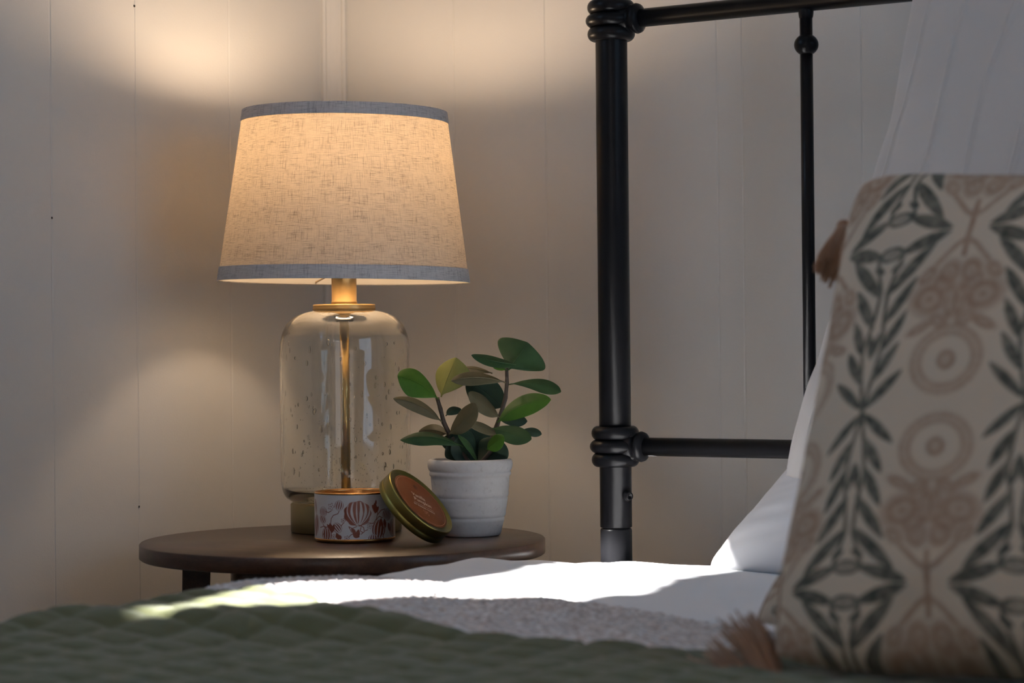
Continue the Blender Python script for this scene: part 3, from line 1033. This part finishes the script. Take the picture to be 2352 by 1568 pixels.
# left stem
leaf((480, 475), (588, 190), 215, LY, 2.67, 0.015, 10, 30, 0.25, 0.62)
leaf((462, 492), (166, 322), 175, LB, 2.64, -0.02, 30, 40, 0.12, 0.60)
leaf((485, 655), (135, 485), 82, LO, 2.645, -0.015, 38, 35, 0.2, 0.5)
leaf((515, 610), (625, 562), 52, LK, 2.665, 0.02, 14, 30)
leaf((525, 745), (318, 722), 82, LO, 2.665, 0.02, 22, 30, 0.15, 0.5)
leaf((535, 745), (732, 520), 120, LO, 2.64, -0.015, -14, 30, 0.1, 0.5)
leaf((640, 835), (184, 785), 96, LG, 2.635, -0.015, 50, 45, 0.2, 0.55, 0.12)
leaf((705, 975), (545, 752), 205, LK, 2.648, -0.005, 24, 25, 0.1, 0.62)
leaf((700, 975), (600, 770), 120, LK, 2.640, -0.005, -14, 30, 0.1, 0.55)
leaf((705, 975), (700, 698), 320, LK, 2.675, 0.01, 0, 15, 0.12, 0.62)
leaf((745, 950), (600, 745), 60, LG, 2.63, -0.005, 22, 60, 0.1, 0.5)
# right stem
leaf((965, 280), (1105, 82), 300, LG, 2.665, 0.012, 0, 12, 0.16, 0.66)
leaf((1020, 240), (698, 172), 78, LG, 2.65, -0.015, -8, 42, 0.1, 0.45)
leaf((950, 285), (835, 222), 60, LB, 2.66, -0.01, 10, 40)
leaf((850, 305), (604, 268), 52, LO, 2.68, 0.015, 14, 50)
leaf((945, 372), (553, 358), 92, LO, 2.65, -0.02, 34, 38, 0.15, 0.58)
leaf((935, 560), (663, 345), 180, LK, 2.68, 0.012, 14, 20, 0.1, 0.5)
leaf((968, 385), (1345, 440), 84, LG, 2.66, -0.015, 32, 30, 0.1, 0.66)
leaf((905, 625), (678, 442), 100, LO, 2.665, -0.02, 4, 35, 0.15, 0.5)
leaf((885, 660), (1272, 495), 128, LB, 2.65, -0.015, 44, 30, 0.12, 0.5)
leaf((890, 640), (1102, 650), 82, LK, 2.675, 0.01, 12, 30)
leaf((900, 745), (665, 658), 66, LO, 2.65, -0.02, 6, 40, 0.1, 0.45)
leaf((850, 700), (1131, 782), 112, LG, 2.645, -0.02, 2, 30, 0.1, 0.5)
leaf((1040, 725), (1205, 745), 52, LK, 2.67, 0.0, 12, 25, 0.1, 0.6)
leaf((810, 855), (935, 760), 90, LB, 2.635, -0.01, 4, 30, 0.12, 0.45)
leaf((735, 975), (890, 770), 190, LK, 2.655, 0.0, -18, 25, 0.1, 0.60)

# ------------------------------------------------------------------ bed
BED = Vector((0.0, -0.11, 0.0))
bed = empty('bed', BED)
tag(bed, 'black metal bed frame with tubular headboard against panelled wall', 'bed')
ZLO, ZHI, BW = 0.7035, 1.1985, 1.52


def casting(x, z, side):
    """cast joint: three fat rings round the post and a flared collar onto the rail"""
    mb = MB()
    prof = [(0.0180, -0.0235)]
    for k, c in enumerate((-0.0155, 0.0, 0.0155)):
        for a in np.linspace(-72, 72, 9):
            a = math.radians(a)
            prof.append((0.0200 + (0.0078 if k != 1 else 0.0098) * math.cos(a), c + 0.0085 * math.sin(a)))
    prof.append((0.0180, 0.0235))
    mb.lathe(prof, 48, (x, -0.11, z))
    c = [(0.0175, 0.012), (0.0175, 0.020), (0.0150, 0.025), (0.0142, 0.028), (0.0165, 0.031), (0.0178, 0.0345), (0.0165, 0.0380), (0.0130, 0.0395), (0.0108, 0.0405)]
    mb.lathe(c, 40, (x, -0.11, z), (side, 0, 0))
    # sculpted shoulders between rings and collar
    for q in (-1, 1):
        mb.ball((x + side * 0.020, -0.11, z + q * 0.0115), 0.010, 20, 12, (1.1, 1.15, 0.75))
    return mb


for x, sgn in ((0.0, 1), (BW, -1)):
    mb = MB(); mb.lathe([(0.0001, 0.6095), (0.0180, 0.6095), (0.0186, 0.6102), (0.0186, 1.30), (0.0160, 1.312), (0.0100, 1.318), (0.0100, 1.324), (0.020, 1.334), (0.024, 1.350), (0.020, 1.366), (0.0001, 1.374)], 64, (x, -0.11, 0))
    p = build_child(mb, 'post', BLACK, bed)
    mb = MB(); mb.lathe([(0.0001, 0.0), (0.0185, 0.0), (0.0185, 0.6060), (0.0178, 0.6080), (0.0165, 0.6085), (0.0165, 0.612)], 64, (x, -0.11, 0))
    build_child(mb, 'leg', BLACK, bed)
    build_child(casting(x, ZLO, sgn), 'joint_casting', BLACK, bed); build_child(casting(x, ZHI, sgn), 'joint_casting', BLACK, bed)
    # hex socket bolt facing the bed
    mb = MB(); bp = Vector((x + sgn * 0.0180, -0.1165, 0.6465)); ax = Vector((sgn * 0.9, -0.43, 0)).normalized()
    mb.lathe([(0.0001, 0.0), (0.0058, 0.0), (0.0062, 0.002), (0.0058, 0.0035), (0.0050, 0.0040), (0.0050, 0.0060), (0.0044, 0.0066), (0.0024, 0.0066), (0.0024, 0.0035), (0.0001, 0.0035)], 24, bp, ax)
    build_child(mb, 'bolt', BLACK, bed)
    mb = MB(); mb.lathe([(0.0001, 0.0), (0.0035, 0.0), (0.0030, 0.0016), (0.0001, 0.0018)], 16, (x + sgn * 0.0180, -0.108, 0.688), (sgn, -0.2, 0))
    build_child(mb, 'rivet', BLACK, bed)
for z in (ZLO, ZHI):
    mb = MB(); mb.tube([(0.02, -0.11, z), (BW - 0.02, -0.11, z)], 0.0107, 40); build_child(mb, 'rail', BLACK, bed)
for k in range(1, 6):
    x = 0.2475 * k if k < 6 else 0
    mb = MB(); mb.tube([(x, -0.11, ZLO + 0.008), (x, -0.11, ZHI - 0.008)], 0.0071, 28)
    for z, q in ((ZHI - 0.0105, -1), (ZLO + 0.0105, 1)):
        mb.lathe([(0.0071, q * 0.008), (0.0079, q * 0.006), (0.0084, q * 0.002), (0.0084, -q * 0.002)], 28, (x, -0.11, z))
    sp = build_child(mb, 'spindle', BLACK, bed)
    mb = MB(); mb.ball((x, -0.11, 1.1510), 0.0136, 28, 18, (1, 1, 0.90))
    mb.build('ball_knop', BLACK, sp, origin=world_of(sp))
# side rails and foot end of the frame (under the bedding)
for x in (0.045, BW - 0.045):
    mb = MB(); mb.box((x, -1.10, 0.33), (0.03, 1.95, 0.04)); build_child(mb, 'side_rail', BLACK, bed)
for x in (0.05, BW - 0.05):
    mb = MB(); mb.box((x, -2.09, 0.175), (0.03, 0.03, 0.35)); build_child(mb, 'leg', BLACK, bed)
# small sticker on the lower rail
mb = MB(); a0, a1 = math.radians(-62), math.radians(-95)
P = np.zeros((8, 12, 3))
for i in range(8):
    for j in range(12):
        a = a0 + (a1 - a0) * i / 7; v = abs(i / 7 * 2 - 1)
        hw = 0.0062 * math.sqrt(max(1 - v * v, 0.02))
        P[i, j] = (0.0500 + (j / 11 * 2 - 1) * hw, -0.11 - 0.01075 * math.cos(a), ZLO + 0.01075 * math.sin(a))
mb.grid(P); stk = build_child(mb, 'sticker', plain('white_sticker', (0.75, 0.75, 0.78), 0.4), bed)
stk['label'] = 'small white oval sticker'

# ---- bedding: one height profile along the bed, measured at its left edge
EY = np.array([-2.3, -1.6, -1.30, -1.1174, -1.0691, -1.0186, -0.9655, -0.8984, -0.8633, -0.8148, -0.7252, -0.6213, -0.5773, -0.5393, -0.452, -0.4021, -0.3414, -0.2501, -0.1767, -0.10])
EZ = np.array([0.600, 0.600, 0.602, 0.6048, 0.6047, 0.6064, 0.610, 0.6127, 0.6158, 0.6164, 0.6086, 0.6008, 0.6011, 0.6034, 0.603, 0.5979, 0.5918, 0.5812, 0.5744, 0.572])


def vnoise(x, y, sc, seed=0):
    """smooth value noise, vectorised"""
    x = x * sc + seed * 13.7; y = y * sc + seed * 7.3
    xi, yi = np.floor(x), np.floor(y); fx, fy = x - xi, y - yi
    fx = fx * fx * (3 - 2 * fx); fy = fy * fy * (3 - 2 * fy)
    def h(a, b): return (np.sin(a * 127.1 + b * 311.7 + seed) * 43758.5453) % 1.0
    return (h(xi, yi) * (1 - fx) * (1 - fy) + h(xi + 1, yi) * fx * (1 - fy) + h(xi, yi + 1) * (1 - fx) * fy + h(xi + 1, yi + 1) * fx * fy) * 2 - 1


def top_z(x, y):
    e = np.interp(y, EY, EZ)
    w = np.exp(-(np.maximum(x, 0) / 0.30) ** 2)
    inner = np.interp(y, [-2.3, -1.0, -0.8, -0.62, -0.3, -0.1], [0.592, 0.592, 0.590, 0.585, 0.578, 0.573])
    z = e * w + inner * (1 - w)
    z = z + 0.0035 * vnoise(x, y, 6, 1) * (1 - np.exp(-(x / 0.12) ** 2)) + 0.0016 * vnoise(x, y, 17, 2)
    return z


NX = 330
fl = np.linspace(0.03, 1.50, NX)
Ls = []
for dz in (-0.33, -0.26, -0.19, -0.13, -0.085, -0.055): Ls.append((-0.010, dz))
for a in np.linspace(90, 0, 12)[:-1]:
    a = math.radians(a); Ls.append((0.03 - 0.04 * math.sin(a), -0.04 * (1 - math.cos(a))))
SX = np.array([p[0] for p in Ls] + list(fl)); SDZ = np.array([p[1] for p in Ls] + [0] * NX)
# right side hang
SX = np.concatenate([SX, [1.515, 1.525, 1.528, 1.528]]); SDZ = np.concatenate([SDZ, [-0.004, -0.018, -0.06, -0.30]])


def bedding(name, mat, y_back, y_front, ny, lift, extra=None, out=0.0, front_drop=False, thick=0.006, cap=0.0):
    """y_back(x) / y_front(x): far and near border; lift(x,y) height against the common profile"""
    n = len(SX)
    P = np.zeros((ny, n, 3))
    for j in range(ny):
        t = j / (ny - 1)
        y = y_back(SX) * (1 - t) + y_front(SX) * t
        xs = SX.copy()
        hang = SDZ < -0.001
        z = top_z(np.maximum(xs, 0.03), y) + lift(xs, y)
        if extra is not None: z = z + extra(np.where(hang & (xs < .5), SX + SDZ, SX), y) * np.where(SDZ < -0.05, 0.0, 1.0)
        z = z + SDZ
        xs = xs + np.where(hang, np.where(xs < 0.5, -1, 1) * (out * np.clip(-SDZ / 0.04, 0, 1)), 0)
        wob = 0.004 * vnoise(np.full_like(y, 0.3), y, 9, 4) * np.clip(-SDZ / 0.05, 0, 1)
        xs = xs + np.where(xs < 0.5, np.abs(wob), wob)
        if j == 0 and cap: z = z - cap
        if j == 1 and cap: z = z - cap * 0.25
        P[j, :, 0] = xs; P[j, :, 1] = y; P[j, :, 2] = z
    mb = MB(); mb.grid(P)
    o = mb.build(name, mat, origin=(0.76, float(np.mean(y_front(SX))), 0.30))
    return o


# mattress
mb = MB(); mb.box((0.76, -1.12, 0.45), (1.46, 1.94, 0.19))
mt = mb.build('mattress', plain('mattress_ticking', (0.7, 0.7, 0.68), 0.9), origin=(0.76, -1.12, 0.355), bevel=0.03)
tag(mt, 'white mattress under the bedding on the black bed frame', 'mattress')

ONE = np.ones_like(SX)
sheet = bedding('sheet', SHEET, lambda x: -0.135 * np.ones_like(x), lambda x: -2.08 * np.ones_like(x), 330,
                lambda x, y: -0.022 * smooth01((-0.60 - y) / 0.12), None, 0.0)
tag(sheet, 'white cotton sheet on the bed, sunlit beside the headboard', 'sheet')


def knit_edge(x):
    return -0.655 - 0.16 * np.clip(x - 0.1, 0, 0.4) - 0.045 * np.exp(-((x - 0.62) / 0.2) ** 2) - 0.02 * np.exp(-((x - 0.03) / 0.06) ** 2) + 0.012 * np.sin(x * 13) + 0.0045 * np.abs(np.sin(x * 75)) + 0.006 * vnoise(x, x * 0, 22, 3)


def quilt_edge(x): return -0.832 - 0.095 * np.exp(-((x - 0.33) / 0.17) ** 2) - 0.020 * np.clip(x - 0.2, 0, 1) + 0.006 * vnoise(x, x * 0, 7, 9) - 0.05 * np.exp(-((x + 0.01) / 0.06) ** 2)


def knit_tex(x, y):
    s_ = np.sin(x * 2 * np.pi / 0.0135 + 1.2 * np.sin(y * 2 * np.pi / 0.019)) * np.sin(y * 2 * np.pi / 0.0105)
    return 0.0014 * s_


knit = bedding('knitted_blanket', KNIT, knit_edge, lambda x: -1.04 * np.ones_like(x), 170,
               lambda x, y: 0.0005 - 0.011 * smooth01((quilt_edge(x) - y) / 0.05), knit_tex, 0.004, cap=0.012)
tag(knit, 'cream knitted blanket with scalloped edge between white sheet and green quilt', 'blanket')




CELL = 0.047


def quilt_tex(x, y):
    wx = x + 0.010 * vnoise(x, y, 7, 5); wy = y + 0.010 * vnoise(x, y, 7, 6)
    a = np.abs(np.sin(np.pi * wx / CELL)); b = np.abs(np.sin(np.pi * (wy) / (CELL * 0.85)))
    puff = (np.clip(a, 0, 1) ** 0.30) * (np.clip(b, 0, 1) ** 0.30)
    wr = vnoise(x, y, 55, 7) * 0.5 + vnoise(x * 0.6, y, 90, 8) * 0.35
    edge = np.clip(np.clip((quilt_edge(x) - y) / 0.012, 0, 1), 0, 1)
    # a soft roll in the quilt running across the view
    nx, ny = 0.53, -0.85
    d = (x - 0.20) * nx + (y + 0.98) * ny
    roll = 0.011 * np.exp(-((d + 0.015) / 0.045) ** 2)
    return (0.0060 * puff + 0.0016 * wr) * edge + roll - 0.004


quilt = bedding('quilt', QUILT, quilt_edge, lambda x: -2.12 * np.ones_like(x), 430,
                lambda x, y: 0.0 * x, quilt_tex, 0.009, cap=0.010)
tag(quilt, 'moss green stitched quilt across the near end of the bed', 'quilt')


# ------------------------------------------------------------------ pillows
def pillow(name, BL, BR, TR, TL, thick, mat, n=150, pinch=0.05, side_px=None, wr=0.0, seed=1, tex=None, pw=0.42, label=None, cat='pillow', group=None, sag=0.0, back=0.6, rc=0.06):
    BL, BR, TR, TL = [np.array(p, dtype=float) for p in (BL, BR, TR, TL)]
    u = np.linspace(-1, 1, n); U_, V_ = np.meshgrid(u, u)
    # denser near the seams
    U_ = np.sin(U_ * np.pi / 2) * 0.6 + U_ * 0.4; V_ = np.sin(V_ * np.pi / 2) * 0.6 + V_ * 0.4
    Ue = U_ * (1 - pinch * (1 - V_ ** 2) * np.abs(U_) ** 2); Ve = V_ * (1 - (pinch + sag * (V_ > 0)) * (1 - U_ ** 2) * np.abs(V_) ** 2)
    Ue, Ve = Ue * (1 - rc * np.abs(V_) ** 7), Ve * (1 - rc * np.abs(U_) ** 7)
    s_ = (Ue + 1) / 2; t_ = (Ve + 1) / 2
    B = (BL * ((1 - s_) * (1 - t_))[..., None] + BR * (s_ * (1 - t_))[..., None] + TR * (s_ * t_)[..., None] + TL * ((1 - s_) * t_)[..., None])
    nr = np.cross(BR - BL, TL - BL); nr /= np.linalg.norm(nr)
    prof = (np.clip(1 - U_ ** 2, 0, 1) * np.clip(1 - V_ ** 2, 0, 1)) ** pw
    w1 = vnoise(U_ * 2.2, V_ * 2.2, 2.0, seed) * 0.6 + vnoise(U_ * 1.2 + V_, V_ * 4 - U_ * 2, 2.0, seed + 3) * 0.4
    rim = np.exp(-((1 - np.maximum(np.abs(U_), np.abs(V_))) / 0.25) ** 2)
    fz = thick / 2 * prof + wr * w1 * np.sqrt(prof) * (0.5 + rim)
    bz = -thick / 2 * back * prof
    if tex is not None: fz = fz + tex(U_, V_) * np.sqrt(np.clip(prof, 0, 1))
    F_ = B + nr * fz[..., None]; Bk = B + nr * bz[..., None]
    mb = MB(); mb.grid(F_); nf = len(mb.v)
    mb.grid(Bk[:, ::-1])
    org = (BL + BR) / 2
    o = mb.build(name, mat, origin=org)
    me = o.data; bm = bmesh.new(); bm.from_mesh(me); 
    bmesh.ops.remove_doubles(bm, verts=[v for v in bm.verts if v.is_boundary], dist=0.0004); bm.to_mesh(me); bm.free()
    tag(o, label, cat, group)
    return o, (U_, V_, F_)


CREAM = np.array([0.51, 0.435, 0.345]); INKD = np.array([0.055, 0.062, 0.048]); INKB = np.array([0.265, 0.165, 0.11])


def motif(x, y, cx0, node, a=0.060, b=0.1430):
    """block print: leafy ogee vines and paisley medallions; x,y metres on the cloth"""
    X = (x - cx0) / a; Y = (y - node) / b
    X = np.abs((X + 1) % 2 - 1); Y = np.abs((Y + 1) % 2 - 1)
    X = X * a; Y = Y * b
    p = lambda u, v: (u * a, v * b)
    aa_ = 0.0012
    dk = stroke(X, Y, [p(1, 0), p(.92, .19), p(.86, .37), p(.93, .55), p(.95, .7), p(.82, .88)], 0.0016, aa_)
    for A_, B_, w in ((p(.96, .02), p(.54, .21), .0042), (p(.90, .17), p(.64, .38), .0042), (p(.86, .34), p(.62, .57), .0042), (p(.93, .50), p(.56, .75), .0046),
                      (p(.94, .68), p(.40, .93), .0050), (p(.84, .90), p(.24, .99), .0055), (p(1.0, .30), p(.93, .46), .003), (p(.80, .84), p(.95, .80), .003)):
        dk = np.maximum(dk, leafm(X, Y, A_, B_, w, aa_))
    r, u_, v_ = ell(X, Y, p(.98, .90), .010, .0062)
    dk = np.maximum(dk, smooth01((1 - r) * 5 + .5) * (0.55 + 0.45 * smooth01((r - .55) * 6)))
    br = np.zeros_like(X)
    r, u_, v_ = ell(X, Y, p(0, .245), .46 * a, .200 * b)
    dots = 0.72 + 0.28 * np.cos(np.arctan2(v_, u_) * 26)
    ring = smooth01((1 - r) * 9 + .5) * smooth01((r - .64) * 9 + .5)
    br = np.maximum(br, ring * (0.34 + 0.20 * dots + 0.28 * np.exp(-((r - .95) / .045) ** 2) + 0.28 * np.exp(-((r - .69) / .045) ** 2)))
    r2, _, _ = ell(X, Y, p(0, .245), .12 * a, .058 * b)
    br = np.maximum(br, smooth01((1 - r2) * 4 + .5) * (0.5 + 0.35 * smooth01((r2 - .45) * 6)))
    for c, rx, ry, ang in ((p(.34, .60), .0175, .0150, .5), (p(.17, .47), .0110, .0060, .7), (p(.40, .44), .0120, .0050, -.5), (p(.14, .74), .0095, .0125, .2), (p(.42, .74), .0100, .0060, -.9), (p(.06, .58), .0050, .0200, 0), (p(.20, .68), .0080, .0110, -.6)):
        r3, _, _ = ell(X, Y, c, rx, ry, ang)
        br = np.maximum(br, smooth01((1 - r3) * 4 + .5) * (0.50 + 0.45 * (0.5 + 0.5 * np.cos(r3 * 11))))
    br = np.maximum(br, stroke(X, Y, [p(.33, .80), p(.12, .90), p(0, .935)], .0022, aa_) * .8)
    br = np.maximum(br, stroke(X, Y, [p(0, .84), p(0, 1.0)], .0022, aa_) * .95)
    # worn, uneven ink
    wear = 0.86 + 0.14 * vnoise(x, y, 260, 3) + 0.06 * vnoise(x, y, 90, 4)
    return np.clip(dk * wear, 0, 1), np.clip(br * wear, 0, 1)


def paint_pillow(o, U_, V_, w, h, cx0, node, bulge=1.0):
    # arc-length style coordinates so the print follows the round face
    x = (U_ + 1) / 2 * w; y = (V_ + 1) / 2 * h
    dk, br = motif(x, y, cx0, node)
    dk = dk.ravel()[:, None]; br = br.ravel()[:, None]
    c = CREAM * (1 - br) + INKB * br; c = c * (1 - dk) + INKD * dk
    n = len(o.data.vertices)
    full = np.tile(CREAM, (n, 1)).astype(float)
    return c, full


def deco(name, BL, BR, TR, TL, thick, label, cx0, node, n, w=0.45, h=0.45, **k):
    o, (U_, V_, F_) = pillow(name, BL, BR, TR, TL, thick, PRINT, n, label=label, **k)
    # colours by nearest surface parameters: the vertices keep their order for the front sheet
    me = o.data; nv = len(me.vertices)
    co = np.zeros(nv * 3); me.vertices.foreach_get('co', co); co = co.reshape(-1, 3) + np.array(WORLD[o.name])
    BLa, BRa, TLa = map(np.array, (BL, BR, TL))
    ex = BRa - BLa; ey = TLa - BLa; nr = np.cross(ex, ey); nr /= np.linalg.norm(nr)
    A3 = np.stack([ex, ey, nr], 1)
    q = np.linalg.solve(A3, (co - BLa).T).T
    s_, t_ = q[:, 0], q[:, 1]
    front = 1.0
    # stretch the print over the round flank
    sx = s_ * w; sy = (1.32 * t_ - 0.378 * t_ ** 2) * h
    depth = q[:, 2]
    flank = np.clip(0.16 - s_, 0, 1)
    sx = sx - 0.55 * flank * np.clip(thick / 2 - depth, 0, 1)
    dk, br = motif(sx, sy, cx0, node)
    dk = dk[:, None]; br = br[:, None]
    c = CREAM * (1 - br) + INKB * br; c = c * (1 - dk) + INKD * dk
    set_colors(o, c)
    return o


def tassel(parent, root, tipdir, length, spread, n=150, seed=1):
    r_ = random.Random(seed); mb = MB()
    root = Vector(root); d = Vector(tipdir).normalized()
    t = Vector((0, 0, 1)) if abs(d.z) < 0.8 else Vector((1, 0, 0))
    e1_ = (t - d * t.dot(d)).normalized(); e2_ = d.cross(e1_)
    mb.ball(root + d * 0.004, 0.006, 14, 8)
    mb.lathe([(0.0045, 0.006), (0.0062, 0.009), (0.0045, 0.012)], 16, root, d)
    for k in range(n):
        a = r_.uniform(0, 2 * math.pi); q = math.sqrt(r_.random())
        o1 = (e1_ * math.cos(a) + e2_ * math.sin(a))
        ln = length * r_.uniform(0.88, 1.05); sp = spread * q
        pts = [root + o1 * 0.003 * q, root + d * ln * 0.3 + o1 * sp * 0.45, root + d * ln * 0.65 + o1 * sp * 0.85 + Vector((0, 0, r_.uniform(-.0012, .0012))),
               root + d * ln + o1 * sp * 1.0 + Vector((r_.uniform(-.002, .002), r_.uniform(-.002, .002), r_.uniform(-.002, .002)))]
        mb.tube(pts, [0.0012, 0.0013, 0.0012, 0.0008], 6)
    o = mb.build('tassel', TASSEL, parent, origin=world_of(parent))
    o['label'] = 'tan yarn tassel'
    return o


# front patterned cushion
D1 = dict(BL=(0.605, -0.985, 0.594), BR=(1.075, -1.00, 0.594), TR=(0.970, -0.715, 0.942), TL=(0.556, -0.695, 0.960))
dc = deco('throw_pillow', **D1, thick=0.15, label='cream throw pillow with green vines and tan medallions, nearest the camera', group='patterned throw pillows', cx0=0.130, node=0.206, n=430, seed=4, pinch=0.055, wr=0.004, sag=0.05)
tassel(dc, at(1940, 512, 1.84), at(1897, 650, 1.80) - at(1940, 500, 1.84), 0.054, 0.0150, 150, 3)
tassel(dc, at(1795, 1615, 1.56), at(1662, 1470, 1.64) - at(1795, 1612, 1.57), 0.076, 0.031, 170, 5)
# second patterned cushion behind it
D2 = dict(BL=(0.490, -0.790, 0.592), BR=(0.95, -0.80, 0.592), TR=(1.00, -0.610, 0.90), TL=(0.640, -0.600, 0.90))
d2 = deco('throw_pillow', **D2, thick=0.13, label='cream patterned throw pillow mostly hidden behind the front one', group='patterned throw pillows', cx0=0.130, node=0.170, n=260, seed=9, pinch=0.09, wr=0.004)


def pintuck(U_, V_):
    g = 0
    x = U_ * 0.31
    for c in np.arange(-0.27, 0.30, 0.060):
        d = x - c - 0.004 * np.sin(V_ * 7 + c * 30)
        g = g + 0.0032 * np.exp(-(d / 0.0022) ** 2) - 0.0010 * np.exp(-((d - 0.006) / 0.004) ** 2)
    y = V_ * 0.31
    # diagonal pull wrinkles between the tucks
    g = g + 0.0030 * np.exp(-((np.sin((y - 0.6 * x) * 26 + 1.5 * vnoise(x, y, 9, 2))) / 0.16) ** 2) * np.clip(vnoise(x, y, 7, 5), 0, 1)
    return g


A_BL = at(1762, 1125, 2.42); A_TL = at(2125, -190, 2.33)
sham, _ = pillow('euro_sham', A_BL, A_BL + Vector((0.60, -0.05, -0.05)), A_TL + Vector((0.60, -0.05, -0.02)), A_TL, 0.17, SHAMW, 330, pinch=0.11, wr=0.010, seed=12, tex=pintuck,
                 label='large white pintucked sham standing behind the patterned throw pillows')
B_BL = at(1612, 1300, 2.43); B_TL = at(1895, 985, 2.47)
lowp, _ = pillow('bed_pillow', B_BL + Vector((0, 0, -0.004)), B_BL + Vector((0.70, -0.04, 0.0)), B_TL + Vector((0.60, -0.04, 0.02)), B_TL, 0.12, SHEET, 220, rc=0.025, pinch=0.03, wr=0.003, seed=21,
                 label='plain white bed pillow lying low against the headboard, sunlit at its corner', pw=0.36)
